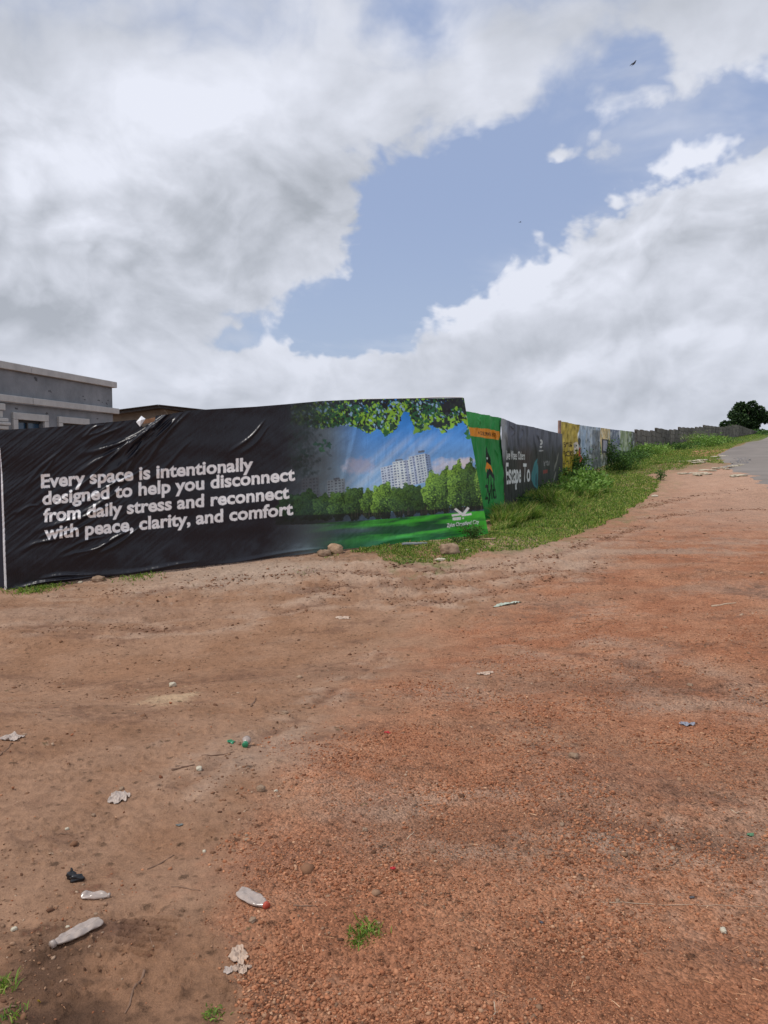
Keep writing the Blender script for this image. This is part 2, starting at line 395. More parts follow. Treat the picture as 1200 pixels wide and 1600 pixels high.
def G(px, py):
    """point of the ground seen at this spot of the photograph"""
    q = (800 - py) / F
    dirv = np.array([(px - 600) / F, cp + q * sp_, -sp_ + q * cp])
    t = np.exp(np.linspace(math.log(1.2), math.log(260), 1500))
    X = dirv[0] * t; Y = dirv[1] * t; Z = EYE + dirv[2] * t
    b = Z < Hbase(X, Y)
    i = int(np.argmax(b)) if b.any() else len(t) - 1
    lo, hi = t[max(i - 1, 0)], t[i]
    for _ in range(24):
        m = 0.5 * (lo + hi)
        if EYE + dirv[2] * m < float(H(np.array([dirv[0] * m]), np.array([dirv[1] * m]))[0]): hi = m
        else: lo = m
    return Vector((dirv[0] * hi, dirv[1] * hi, float(H(np.array([dirv[0] * hi]), np.array([dirv[1] * hi]))[0])))

# ------------------------------------------------------------------ ground sheet
rings = [0.0]
r = 0.9
while r < 1500:
    rings.append(r)
    r *= 1.02 if r < 1.75 else 1.0034 if r < 4.2 else 1.0056 if r < 13 else (1.011 if r < 60 else (1.02 if r < 260 else 1.2))
rings = np.array(rings[1:])
ang = np.r_[np.linspace(-math.radians(34), math.radians(34), 560), np.linspace(math.radians(34), math.radians(326), 60)[1:-1]]
NR, NA = len(rings), len(ang)
RR, AA = np.meshgrid(rings, ang, indexing='ij')
X = (RR * np.sin(AA)).ravel(); Y = (RR * np.cos(AA)).ravel()
px, py, dd = proj(X, Y, Hbase(X, Y))
front = (Y > 0.5)
hb = Hbase(X, Y); gm = gravel_mask(px, py, X, Y) * front
gm = np.where(front, gm, 0.5)
Z = hb + Hmicro(X, Y)
idx = np.arange(NR * NA).reshape(NR, NA)
a = idx[:-1]; b = idx[1:]; an = np.roll(a, -1, 1); bn = np.roll(b, -1, 1)
faces = np.stack([a, b, bn, an], -1).reshape(-1, 4)[:, ::-1]
V = np.c_[X, Y, Z]
# centre cap
V = np.vstack([V, [0, 0, float(H(np.array([0.0]), np.array([0.0]))[0])]])
# colours of the soil (wet, dry, sandy, red)
sand = lin((156, 122, 98)); sand2 = lin((147, 111, 86)); red = lin((164, 111, 82)); red2 = lin((176, 125, 95)); pale = lin((176, 150, 130)); damp = lin((106, 78, 64)); soil = lin((104, 92, 60)); green = lin((84, 104, 48))
def mx(c, d, w): return c * (1 - w[:, None]) + d * w[:, None]
n1_ = fbm(X * 0.5, Y * 0.5, 4); n2_ = fbm(X * 2.1 + 9, Y * 2.1, 4); n3_ = fbm(X * 9, Y * 9, 3)
n4_ = fbm(X * 0.25 + 31, Y * 1.1, 4)
col = mx(np.tile(sand, (len(X), 1)), sand2, sstep(-0.25, 0.35, n1_ + 0.5 * n2_))
colr = mx(np.tile(red, (len(X), 1)), red2, sstep(-0.3, 0.3, n2_))
colr = mx(colr, pale, 0.45 * sstep(0.0, 0.45, n1_ + 0.3 * n3_))
colr = mx(colr, sand, 0.45 * sstep(-0.1, 0.4, n4_))
col = col * (1 - gm[:, None]) + colr * gm[:, None]
col = mx(col, damp, 0.5 * sstep(0.12, 0.5, fbm(X * 0.8 + 70, Y * 1.4, 5, .62)) * sstep(-.45, .2, n3_ + .6 * n2_))
band = sstep(9.5, 11.0, Y - 0.2 * X) * sstep(14.5, 12.5, Y - 0.2 * X) * front
col = mx(col, pale, 0.55 * band * sstep(-0.2, 0.35, n4_ + 0.2 * n3_))
for pts_, w_, d_ in TR:
    acc_ = np.full(len(X), 9.0)
    for i in range(len(pts_) - 1):
        q_, t_ = segdist(X, Y, *pts_[i], *pts_[i + 1]); acc_ = np.minimum(acc_, q_)
    acc_ = acc_ + .7 * w_ * n3_ + .5 * w_ * n2_; brk = sstep(-.25, .25, fbm(X * 1.6 + 13, Y * 3, 4))
    col = mx(col, pale, .5 * np.exp(-((acc_ - 2.0 * w_) / (1.3 * w_)) ** 2) * brk); col = mx(col, damp, .6 * np.exp(-(acc_ / (.75 * w_)) ** 2) * brk)
def stain(x, y, rx, ry, w, c=damp):
    global col
    P = G(x, y); q = ((X - P.x) / rx) ** 2 + ((Y - P.y) / ry) ** 2
    q = np.maximum(q * (1 + 1.2 * fbm(X * 5, Y * 7, 4, .65)) + .35 * n3_, 0)
    col = mx(col, c, w * np.exp(-np.maximum(q, 0) ** 1.5))
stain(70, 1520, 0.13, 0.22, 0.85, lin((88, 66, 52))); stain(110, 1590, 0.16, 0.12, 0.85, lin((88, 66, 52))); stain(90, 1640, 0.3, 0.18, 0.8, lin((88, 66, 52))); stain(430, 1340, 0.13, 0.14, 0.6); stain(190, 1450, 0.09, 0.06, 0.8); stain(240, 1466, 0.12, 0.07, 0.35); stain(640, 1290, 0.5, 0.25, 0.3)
stain(430, 1560, 0.08, 0.1, 0.6); stain(1140, 1097, 0.9, 0.22, 0.6, lin((170, 140, 120))); stain(1000, 1070, 1.0, 0.25, 0.35); stain(540, 1050, 0.9, 0.4, 0.25); stain(100, 960, 2.0, 0.5, 0.25); stain(950, 1220, 0.7, 0.3, 0.4, lin((132, 80, 56)))
stain(265, 1091, .16, .28, .75, lin((196, 168, 136))); stain(395, 890, 1.3, .8, .5, lin((176, 158, 142))); stain(420, 1180, .4, .3, .35, lin((172, 148, 130))); stain(470, 1350, .35, .3, .4, lin((176, 122, 94)))
stain(900, 1500, 0.5, 0.2, 0.25, lin((120, 84, 64)))
stain(1130, 727, 2.6, 1.7, 0.9, lin((96, 82, 56))); stain(1150, 742, 1.6, 1.0, 0.8, lin((110, 90, 66)))
gmask = np.zeros(len(X)); sel = front & (Y < 230) & (np.abs(X) < 140) & (Y > 9)
gmask[sel] = grass_mask(X[sel], Y[sel])
# soften the grass soil
gsoft = np.zeros(len(X)); xs_, ys_2 = X[sel], Y[sel]; acc = 0
for ox, oy in ((0, 0), (.35, -.5), (-.35, .4), (.6, -1.1), (0, -.8), (.2, .6)): acc = acc + grass_mask(xs_ + ox * (ys_2 / 16), ys_2 + oy * (ys_2 / 16))
gsoft[sel] = acc / 6.0
gcol = mx(np.tile(soil, (len(X), 1)), green, sstep(-0.3, 0.3, n2_ + n1_))
gsoft = np.clip(gsoft + 0.5 * n3_ + 0.5 * n2_ - 0.05, 0, 1) * (gsoft > 0); gsoft = np.where(Y < 15.2, gsoft * sstep(-0.1, 0.35, n3_ + n2_) * .8, gsoft); col = mx(col, gcol, gsoft)
farg = sstep(60, 120, RR.ravel()); col = mx(col, green, farg * (1 - 0.0))
dirtp = sstep(2.2, 1.0, np.hypot((X - G(1100, 707).x) / 2.2, (Y - G(1100, 707).y) / 4.0)); col = mx(col, lin((172, 124, 96)), dirtp * 0.9)
near_road = sstep(-6, -0.3, road_in(X, Y)) * sstep(12, 18, Y) * sstep(48, 38, Y); col = mx(col, lin((186, 152, 130)), near_road * 0.75)
behind = (Y > 15) & (X < 2) | (X < -8)
col = np.vstack([np.clip(col, 0, 1), sand])
gmv = np.r_[gm, 0.5]
mground = bpy.data.materials.new('soil'); mground.use_nodes = True
t = mground.node_tree; bs = t.nodes['Principled BSDF']; bs.inputs['Roughness'].default_value = 0.95; bs.inputs['Specular IOR Level'].default_value = 0.15
at_ = t.nodes.new('ShaderNodeAttribute'); at_.attribute_name = 'soil'
ag = t.nodes.new('ShaderNodeAttribute'); ag.attribute_name = 'gravel'
geo = t.nodes.new('ShaderNodeNewGeometry')
def tn(scale, detail, rough=0.6):
    n = t.nodes.new('ShaderNodeTexNoise'); t.links.new(geo.outputs['Position'], n.inputs['Vector'])
    n.inputs['Scale'].default_value = scale; n.inputs['Detail'].default_value = detail; n.inputs['Roughness'].default_value = rough
    return n.outputs['Fac']
def mr_(x, a_, b_, c_, d_):
    n = t.nodes.new('ShaderNodeMapRange'); t.links.new(x, n.inputs['Value'])
    for k_, v_ in zip(('From Min', 'From Max', 'To Min', 'To Max'), (a_, b_, c_, d_)): n.inputs[k_].default_value = v_
    return n.outputs[0]
def mm(op, a_, b_):
    n = t.nodes.new('ShaderNodeMath'); n.operation = op
    for i_, v_ in enumerate((a_, b_)):
        if isinstance(v_, (int, float)): n.inputs[i_].default_value = v_
        else: t.links.new(v_, n.inputs[i_])
    return n.outputs[0]
vor = t.nodes.new('ShaderNodeTexVoronoi'); t.links.new(geo.outputs['Position'], vor.inputs['Vector']); vor.inputs['Scale'].default_value = 85
vor2 = t.nodes.new('ShaderNodeTexVoronoi'); t.links.new(geo.outputs['Position'], vor2.inputs['Vector']); vor2.inputs['Scale'].default_value = 34
fine = tn(150, 4); mid = tn(18, 8, 0.7)
grain = mm('ADD', mr_(fine, 0.3, 0.7, -0.16, 0.16), mr_(mid, 0.3, 0.7, -0.2, 0.2))
cellr = t.nodes.new('ShaderNodeSeparateColor'); t.links.new(vor.outputs['Color'], cellr.inputs[0])
gv = mm('MULTIPLY', mr_(cellr.outputs[0], 0, 1, -0.28, 0.28), ag.outputs['Fac'])
cellr2 = t.nodes.new('ShaderNodeSeparateColor'); t.links.new(vor2.outputs['Color'], cellr2.inputs[0])
gv2 = mm('MULTIPLY', mr_(cellr2.outputs[1], 0.8, 1, 0, -0.5), mr_(vor2.outputs['Distance'], 0.2, 0.5, 1, 0))
vor3 = t.nodes.new('ShaderNodeTexVoronoi'); t.links.new(geo.outputs['Position'], vor3.inputs['Vector']); vor3.inputs['Scale'].default_value = 13; vor3.inputs['Randomness'].default_value = 1.0
cr3 = t.nodes.new('ShaderNodeSeparateColor'); t.links.new(vor3.outputs['Color'], cr3.inputs[0])
sp3 = mm('MULTIPLY', mr_(cr3.outputs[0], 0.55, 1, 0, -0.75), mr_(mm('ADD', vor3.outputs['Distance'], mr_(fine, 0, 1, -.15, .15)), 0.12, 0.3, 1, 0))
sp3 = mm('MAXIMUM', sp3, -0.55)
pat = tn(3.2, 10, 0.72)
mulv = mm('ADD', mm('ADD', grain, mm('ADD', gv, gv2)), mm('ADD', mm('ADD', 1.0, sp3), mr_(pat, 0.3, 0.7, -0.15, 0.15)))
mulv = mm('MAXIMUM', mulv, 0.3)
mxn = t.nodes.new('ShaderNodeMix'); mxn.data_type = 'RGBA'; mxn.blend_type = 'MULTIPLY'; mxn.inputs[0].default_value = 1
t.links.new(at_.outputs['Color'], mxn.inputs[6]); t.links.new(mulv, mxn.inputs[7]); t.links.new(mxn.outputs[2], bs.inputs['Base Color'])
hgt = mm('ADD', mm('MULTIPLY', mm('MULTIPLY', vor.outputs['Distance'], ag.outputs['Fac']), -0.9), mm('ADD', mm('MULTIPLY', fine, 0.25), mm('MULTIPLY', mid, 1.6)))
bmp = t.nodes.new('ShaderNodeBump'); bmp.inputs['Distance'].default_value = 0.018; bmp.inputs['Strength'].default_value = 0.9
t.links.new(hgt, bmp.inputs['Height']); t.links.new(bmp.outputs[0], bs.inputs['Normal'])
tri = np.stack([np.roll(idx[0], -1), idx[0], np.full(NA, NR * NA)], -1)
ground = mesh_np('ground', V, faces, mground, smooth_=True)
# inner cap as its own fan of quads (degenerate-free)
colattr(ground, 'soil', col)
ga = ground.data.attributes.new('gravel', 'FLOAT', 'POINT'); ga.data.foreach_set('value', gmv.astype(np.float32))
struct(ground)

# ------------------------------------------------------------------ road
mroad = mat('asphalt', (0.215, 0.188, 0.168), 0.9, 0.2, var=0.2, vscale=.35, bump=0.004, bscale=60, coord='Object')
ys = np.r_[np.arange(-10, 14, 1.0), np.arange(14, 66, 0.35), np.arange(66, 181, 1.0)]
cw = np.linspace(0, 1, 26)
ex = np.interp(ys, _ry, _rx)
k = np.ones(9) / 9; exs = np.convolve(np.pad(ex, 4, 'edge'), k, 'valid')
jag = fbm(ys * 0.9, ys * 0 + 3, 4, .65) * 0.8 * sstep(60, 45, ys)
tx = np.gradient(exs, ys); nl = np.sqrt(1 + tx ** 2)
VX = (exs + jag)[:, None] + (cw[None, :] * 9.5) / nl[:, None] * np.ones((len(ys), 1)); VY = ys[:, None] - (cw[None, :] * 9.5) * (tx / nl)[:, None]
VX = VX.ravel(); VY = VY.ravel()
VZ = Hbase(VX, VY) + Hmicro(VX, VY) + 0.035 - 0.05 * np.tile((cw == 0) * 1.0, len(ys))
gi = np.arange(len(VX)).reshape(len(ys), 26)
rf = np.stack([gi[:-1, :-1], gi[:-1, 1:], gi[1:, 1:], gi[1:, :-1]], -1).reshape(-1, 4)
struct(mesh_np('road', np.c_[VX, VY, VZ], rf, mroad, smooth_=True))
# loose grey chippings where the road edge breaks up
def ico():
    import bmesh
    bm = bmesh.new(); bmesh.ops.create_icosphere(bm, subdivisions=1, radius=1.0)
    v = np.array([p.co[:] for p in bm.verts]); f = np.array([[q.index for q in p.verts] for p in bm.faces]); bm.free(); return v, f
IV, IF = ico()
def ico2(sub):
    import bmesh
    bm = bmesh.new(); bmesh.ops.create_icosphere(bm, subdivisions=sub, radius=1.0)
    v = np.array([p.co[:] for p in bm.verts]); f = np.array([[q.index for q in p.verts] for p in bm.faces]); bm.free(); return v, f
def scatter_stones(name, X, Y, size, colr, mat_, sink=0.25, flat=0.7):
    n = len(X); Z = H(X, Y)
    a = rng.uniform(0, 2 * np.pi, n); tilt = rng.uniform(-0.5, 0.5, n)
    v = IV[None] * (1 + rng.uniform(-0.28, 0.28, (n, len(IV), 1)))
    v = v * np.stack([rng.uniform(0.8, 1.35, n), rng.uniform(0.65, 1.0, n), flat * rng.uniform(0.75, 1.2, n)], -1)[:, None, :]
    x = v[..., 0]; y = v[..., 1]; z = v[..., 2]
    x2 = x * np.cos(tilt)[:, None] + z * np.sin(tilt)[:, None]; z2 = z * np.cos(tilt)[:, None] - x * np.sin(tilt)[:, None]
    x3 = x2 * np.cos(a)[:, None] - y * np.sin(a)[:, None]; y3 = x2 * np.sin(a)[:, None] + y * np.cos(a)[:, None]
    P = np.stack([x3, y3, z2], -1) * size[:, None, None] + np.stack([X, Y, Z + size * flat * (0.5 - sink)], -1)[:, None, :]
    f = IF[None] + (np.arange(n) * len(IV))[:, None, None]
    o = mesh_np(name, P.reshape(-1, 3), f.reshape(-1, 3), mat_)
    colattr(o, 'tint', np.repeat(colr, len(IV), 0)); struct(o, 'stuff'); return o
mstone = mat('gravel_stone', rough=0.95, spec=0.12, attr='tint', var=0.12, vscale=120)
def stone_cols(n, pal, w):
    c = np.array([lin(p) for p in pal])[rng.choice(len(pal), n, p=w)]; return np.clip(c * rng.uniform(0.75, 1.2, (n, 1)), 0, 1)
def sample(n, r0, r1, pw=1.0, amax=34):
    u = rng.uniform(0, 1, n); 
    if pw == 0: r = r0 * (r1 / r0) ** u
    else: r = (r0 ** -pw + u * (r1 ** -pw - r0 ** -pw)) ** (-1 / pw)
    a = np.radians(rng.uniform(-amax, amax, n)); return r * np.sin(a), r * np.cos(a), r
Xs, Ys, rs = sample(120000, 1.9, 9.0, 0.6)
hp = np.zeros(len(Xs)); pxs, pys, _ = proj(Xs, Ys, hp)
gmk = gravel_mask(pxs, pys, Xs, Ys); dn = sstep(-0.3, 0.3, fbm(Xs * 1.1 + 5, Ys * 1.1, 4) + 0.08)
keep = rng.uniform(0, 1, len(Xs)) < np.clip(gmk * (0.12 + 0.95 * dn) + 0.015 * (1 - gmk), 0, 1)
Xs, Ys, rs = Xs[keep], Ys[keep], rs[keep]; n = len(Xs)
size = np.exp(rng.normal(math.log(0.0033), 0.42, n)) * (1 + 0.10 * (rs - 2)); size = size * (0.75 + 0.6 * sstep(-.3, .4, fbm(Xs * 1.7 + 60, Ys * 1.7, 3))); size = np.clip(size * .86, 0.0015, 0.0105)
palette = [(166, 112, 82), (148, 96, 69), (178, 126, 95), (186, 146, 116), (112, 72, 52), (170, 120, 89)]
scatter_stones('gravel', Xs, Ys, size, stone_cols(n, palette, [.28, .23, .16, .04, .14, .15]), mstone)
Xc, Yc = [], []
for pts, w_, d_ in TR:
    for i in range(len(pts) - 1):
        ln_ = math.hypot(pts[i + 1][0] - pts[i][0], pts[i + 1][1] - pts[i][1]); n = int(ln_ * 260 * (w_ / .12)); tt = rng.uniform(0, 1, n)
        Xc.append(pts[i][0] + (pts[i + 1][0] - pts[i][0]) * tt + rng.normal(0, w_ * 1.1, n)); Yc.append(pts[i][1] + (pts[i + 1][1] - pts[i][1]) * tt + rng.normal(0, w_ * 1.1, n))
Xc = np.concatenate(Xc); Yc = np.concatenate(Yc); keep = rng.uniform(0, 1, len(Xc)) < sstep(-.3, .3, fbm(Xc * 2, Yc * 2, 3)) * (road_in(Xc, Yc) < -.3); Xc, Yc = Xc[keep], Yc[keep]; n = len(Xc)
scatter_stones('rut_clods', Xc, Yc, np.clip(np.exp(rng.normal(math.log(.007), .6, n)) * np.clip(np.hypot(Xc, Yc) / 9, .45, 1.3), .003, .026), stone_cols(n, [(140, 104, 82), (122, 90, 70), (158, 124, 100), (100, 72, 56)], [.4, .3, .15, .15]), mstone, sink=.3, flat=.42)
# clods and coarser crumbs over the sandy side and further off
Xs, Ys, rs = sample(26000, 1.9, 26, 0.5)
c_ = fbm(Xs * 1.2 + 40, Ys * 1.2, 3); keep = (rng.uniform(0, 1, len(Xs)) < sstep(-0.2, 0.45, c_)) & (road_in(Xs, Ys) < -0.5) & ~((Ys > 11.0 + 0.3 * (Xs + 5.5)) & (Xs < 1.8))
Xs, Ys, rs = Xs[keep], Ys[keep], rs[keep]; n = len(Xs)
size = np.clip(np.exp(rng.normal(math.log(0.0030), 0.5, n)) * (0.7 + 0.2 * rs), 0.0016, 0.03)
scatter_stones('soil_crumbs', Xs, Ys, size, stone_cols(n, [(128, 94, 72), (142, 112, 90), (98, 70, 54), (168, 142, 120)], [.38, .37, .17, .08]), mstone, sink=0.35, flat=0.55)
Q = [G(x_, y_) for x_, y_ in zip(rng.uniform(1142, 1172, 90), rng.uniform(716, 725, 90))]
scatter_stones('road_chippings', np.array([q.x for q in Q]), np.array([q.y for q in Q]), rng.uniform(0.03, 0.09, 90), stone_cols(90, [(104, 104, 108), (140, 136, 132)], [.6, .4]), mstone)

# ------------------------------------------------------------------ painting prints (flat artwork on the banners)
def text_tris(s, bold=0.02):
    cu = bpy.data.curves.new('t', 'FONT'); cu.body = s; cu.offset = bold; cu.resolution_u = 4; cu.size = 1
    o = bpy.data.objects.new('t', cu); C.objects.link(o)
    dg = bpy.context.evaluated_depsgraph_get(); dg.update()
    me = bpy.data.meshes.new_from_object(o.evaluated_get(dg)); me.calc_loop_triangles()
    v = np.array([p.co[:2] for p in me.vertices]); f = np.array([q.vertices[:] for q in me.loop_triangles])
    bpy.data.objects.remove(o); bpy.data.curves.remove(cu); bpy.data.meshes.remove(me)
    v[:, 0] = (v[:, 0] - v[:, 0].min()) / (v[:, 0].max() - v[:, 0].min())
    return v, f
class Canvas:
    def __init__(s, x0, y0, x1, y1, S=3):
        s.x0, s.y0, s.S = x0, y0, S; s.w = int((x1 - x0) * S); s.h = int((y1 - y0) * S)
        s.a = np.zeros((s.h, s.w, 3)); gy, gx = np.mgrid[0:s.h, 0:s.w]; s.X = x0 + gx / S; s.Y = y0 + gy / S
    def bb(s, xa, ya, xb, yb):
        i0 = max(int((ya - s.y0) * s.S) - 1, 0); i1 = min(int((yb - s.y0) * s.S) + 2, s.h)
        j0 = max(int((xa - s.x0) * s.S) - 1, 0); j1 = min(int((xb - s.x0) * s.S) + 2, s.w)
        return i0, max(i1, i0), j0, max(j1, j0)
    def put(s, sl, m, col, al):
        A = s.a[sl]; k = (m * al)[..., None]; A *= (1 - k); A += k * np.asarray(col)
    def poly(s, pts, col, al=1.0):
        xs = [p[0] for p in pts]; yy = [p[1] for p in pts]; i0, i1, j0, j1 = s.bb(min(xs), min(yy), max(xs), max(yy))
        if i1 <= i0 or j1 <= j0: return
        sl = (slice(i0, i1), slice(j0, j1)); s.put(sl, inpoly(s.X[sl], s.Y[sl], pts).astype(float), lin(col), al)
    def leaf(s, cx, cy, rx, ry, ang, col, al=1.0, pointed=False):
        R_ = max(rx, ry); i0, i1, j0, j1 = s.bb(cx - R_, cy - R_, cx + R_, cy + R_)
        if i1 <= i0 or j1 <= j0: return
        sl = (slice(i0, i1), slice(j0, j1)); dx = s.X[sl] - cx; dy = s.Y[sl] - cy; c, n_ = math.cos(ang), math.sin(ang)
        u = (dx * c + dy * n_) / rx; v = (dy * c - dx * n_) / ry
        m = (np.abs(v) < 1 - u * u) & (np.abs(u) < 1) if pointed else (u * u + v * v < 1)
        s.put(sl, m.astype(float), lin(col), al)
    def text(s, txt, xl, yl, xr, yr, hl, hr, col, bold=0.02, al=1.0, ref=None):
        v, f = text_tris(txt, bold); top = ref if ref else v[:, 1].max()
        u = v[:, 0]; h = (hl + (hr - hl) * u) / top
        P = np.c_[xl + (xr - xl) * u, yl + (yr - yl) * u - v[:, 1] * h]
        c = lin(col)
        for t_ in f:
            A, B, D = P[t_]; i0, i1, j0, j1 = s.bb(min(A[0], B[0], D[0]), min(A[1], B[1], D[1]), max(A[0], B[0], D[0]), max(A[1], B[1], D[1]))
            if i1 <= i0 or j1 <= j0: continue
            sl = (slice(i0, i1), slice(j0, j1)); x = s.X[sl]; y = s.Y[sl]
            d1 = (B[0] - A[0]) * (y - A[1]) - (B[1] - A[1]) * (x - A[0]); d2 = (D[0] - B[0]) * (y - B[1]) - (D[1] - B[1]) * (x - B[0]); d3 = (A[0] - D[0]) * (y - D[1]) - (A[1] - D[1]) * (x - D[0])
            e = 1e-6; s.put(sl, (((d1 >= -e) & (d2 >= -e) & (d3 >= -e)) | ((d1 <= e) & (d2 <= e) & (d3 <= e))).astype(float), c, al)
    def get(s, x, y):
        fx = np.clip((x - s.x0) * s.S, 0, s.w - 1.001); fy = np.clip((y - s.y0) * s.S, 0, s.h - 1.001)
        i = fy.astype(int); j = fx.astype(int); a = (fx - j)[..., None]; b_ = (fy - i)[..., None]
        return (s.a[i, j] * (1 - a) + s.a[i, j + 1] * a) * (1 - b_) + (s.a[i + 1, j] * (1 - a) + s.a[i + 1, j + 1] * a) * b_

def on_line(px, py, P0, P1):
    b_ = (P1[0] - P0[0]) / (P1[1] - P0[1]); a_ = P0[0] - b_ * P0[1]
    q = (800 - py) / F; c = (q * cp - sp_) / (cp + q * sp_); k_ = (px - 600) / F
    Yv = a_ / (k_ * (cp - c * sp_) - b_)
    return a_ + b_ * Yv, Yv, c * Yv + EYE
def banner(name, P0, P1, left, right, top, bot, nu, nv, canvas, folds, dispf, mat_, parent=None, gain=1.3):
    """left/right: px at top and bottom; top/bot: polylines of rows; the cloth hangs in the plane P0-P1"""
    u, v = np.meshgrid(np.linspace(0, 1, nu), np.linspace(0, 1, nv), indexing='ij')
    pl = left[0] + (left[1] - left[0]) * v; pr = right[0] + (right[1] - right[0]) * v
    px = pl + (pr - pl) * u
    ty = np.interp(px, [p[0] for p in top], [p[1] for p in top]); by = np.interp(px, [p[0] for p in bot], [p[1] for p in bot])
    py = ty + (by - ty) * v
    Xb, Yb, Zb = on_line(px, py, P0, P1)
    d = dispf(px, py, Xb, Zb)
    for (x0, y0, x1, y1, w_, amp) in folds:
        ln = math.hypot(x1 - x0, y1 - y0); ax, ay = (x1 - x0) / ln, (y1 - y0) / ln
        s_ = (px - x0) * ax + (py - y0) * ay; q = (px - x0) * -ay + (py - y0) * ax + 2.5 * np.sin(s_ / ln * 5 + x0)
        tp = sstep(-0.1 * ln, 0.25 * ln, s_) * sstep(1.1 * ln, 0.6 * ln, s_)
        ww = w_ * (0.6 + 0.9 * np.clip(s_ / ln, 0, 1))
        d = d + amp * tp * np.exp(-(q / ww) ** 2)
    ux, uy = P1[0] - P0[0], P1[1] - P0[1]; l_ = math.hypot(ux, uy); nx, ny = uy / l_, -ux / l_
    Vv = np.stack([Xb + nx * d, Yb + ny * d, Zb], -1).reshape(-1, 3)
    gi_ = np.arange(nu * nv).reshape(nu, nv)
    f = np.stack([gi_[:-1, :-1], gi_[:-1, 1:], gi_[1:, 1:], gi_[1:, :-1]], -1).reshape(-1, 4)
    o = mesh_np(name, Vv, f, mat_, parent, True)
    colattr(o, 'print', np.clip(canvas.get(px, py).reshape(-1, 3) * gain, 0, 0.9))
    return o
mvinyl = mat('printed_vinyl', rough=0.34, spec=0.42, attr='print', bump=0.0025, bscale=9, coord='Object', detail=3)
mvinyl2 = mat('weathered_vinyl', rough=0.65, spec=0.15, attr='print', var=0.14, vscale=3, bump=0.004, bscale=12, aniso=(1, 1, 0.35))
mwhite = mat('white_vinyl', (0.72, 0.72, 0.74), 0.5, 0.4)

# ---- the large banner
cv = Canvas(-6, 612, 772, 930, 3)
XX, YY = cv.X, cv.Y
cv.a[:] = lin((17, 18, 27))
# printed sky and its mist
slope = -0.02
yy = YY + 0.03 * (XX - 600)
skyc = lin((36, 124, 206))[None, None] * (1 - sstep(640, 775, yy))[..., None] + lin((128, 170, 208))[None, None] * sstep(640, 775, yy)[..., None]
grey = lin((100, 116, 124))[None, None]; kx = sstep(590, 500, XX)[..., None]
skyc = skyc * (1 - kx) + grey * kx
pf = np.clip(sstep(430, 575, XX + 0.15 * (YY - 700) + 12 * fbm(XX / 40, YY / 40, 2)), 0, 1)[..., None]
cv.a[:] = cv.a * (1 - pf) + skyc * pf
for (xa, w_, al) in ((0, 7, .3), (18, 4, .2), (34, 9, .3), (58, 5, .2), (-22, 6, .18)):   # beams of light in the printed picture
    q = (XX - (560 + xa)) + (YY - 760) * 1.02
    m = np.exp(-(q / w_) ** 2) * sstep(800, 765, YY) * sstep(668, 700, YY) * sstep(500, 540, XX)
    cv.a = cv.a * (1 - (m * al)[..., None]) + lin((190, 200, 205)) * (m * al)[..., None]
for (x_, y_, rx_, ry_, al, c) in ((700, 728, 30, 12, .75, (196, 196, 206)), (725, 722, 14, 8, .8, (214, 206, 208)), (560, 728, 26, 14, .35, (190, 170, 170)), (680, 742, 30, 10, .5, (190, 196, 208))):
    m = np.clip(1.3 - ((XX - x_) / rx_) ** 2 - ((YY - y_) / ry_) ** 2 + 0.8 * fbm(XX / 9, YY / 9, 3), 0, 1)
    cv.a = cv.a * (1 - (m * al)[..., None]) + lin(c) * (m * al)[..., None]
def tower(tl, tr, br, bl, cols, rows, wall, win, shade_cols=(), al=1.0):
    cv.poly([tl, tr, br, bl], wall, al)
    def P(u, v):
        return ((tl[0] * (1 - u) + tr[0] * u) * (1 - v) + (bl[0] * (1 - u) + br[0] * u) * v, (tl[1] * (1 - u) + tr[1] * u) * (1 - v) + (bl[1] * (1 - u) + br[1] * u) * v)
    for c, w_ in shade_cols: cv.poly([P(c, 0), P(c + w_, 0), P(c + w_, 1), P(c, 1)], win, 0.45 * al)
    for i in range(cols):
        for j in range(rows):
            wf = 0.62 if i % 3 != 1 else 0.34
            u0 = (i + 0.2) / cols; u1 = (i + 0.2 + wf) / cols; v0 = (j + 0.3) / rows; v1 = (j + 0.78) / rows
            cv.poly([P(u0, v0), P(u1, v0), P(u1, v1), P(u0, v1)], win, (0.9 if (i * 7 + j * 3) % 5 else 0.6) * al)
tower((471, 748), (497, 745), (501, 790), (470, 790), 5, 9, (70, 78, 84), (40, 46, 54), al=0.7)
tower((510, 751), (537, 747), (540, 786), (511, 788), 5, 9, (104, 114, 120), (48, 56, 66), al=0.9)
cv.poly([(520, 750), (530, 749), (530, 746), (520, 747)], (70, 78, 86))
tower((593, 731), (612, 726), (616, 764), (597, 766), 4, 9, (176, 192, 214), (62, 80, 116))
tower((612, 722), (638, 718), (644, 760), (615, 764), 5, 10, (190, 204, 222), (58, 76, 110), ((0.72, 0.16),))
cv.poly([(616, 721), (628, 719), (628, 716.5), (617, 718)], (104, 118, 134))
tower((637, 714), (662, 708.5), (668, 752), (643, 758), 5, 11, (184, 200, 222), (54, 74, 112), ((0.2, 0.14),))
tower((662, 708.5), (670, 711), (676, 745), (668, 752), 2, 11, (120, 142, 172), (48, 62, 92))
cv.poly([(652, 708), (662, 706.5), (662, 703.5), (652, 704.5)], (92, 104, 120))
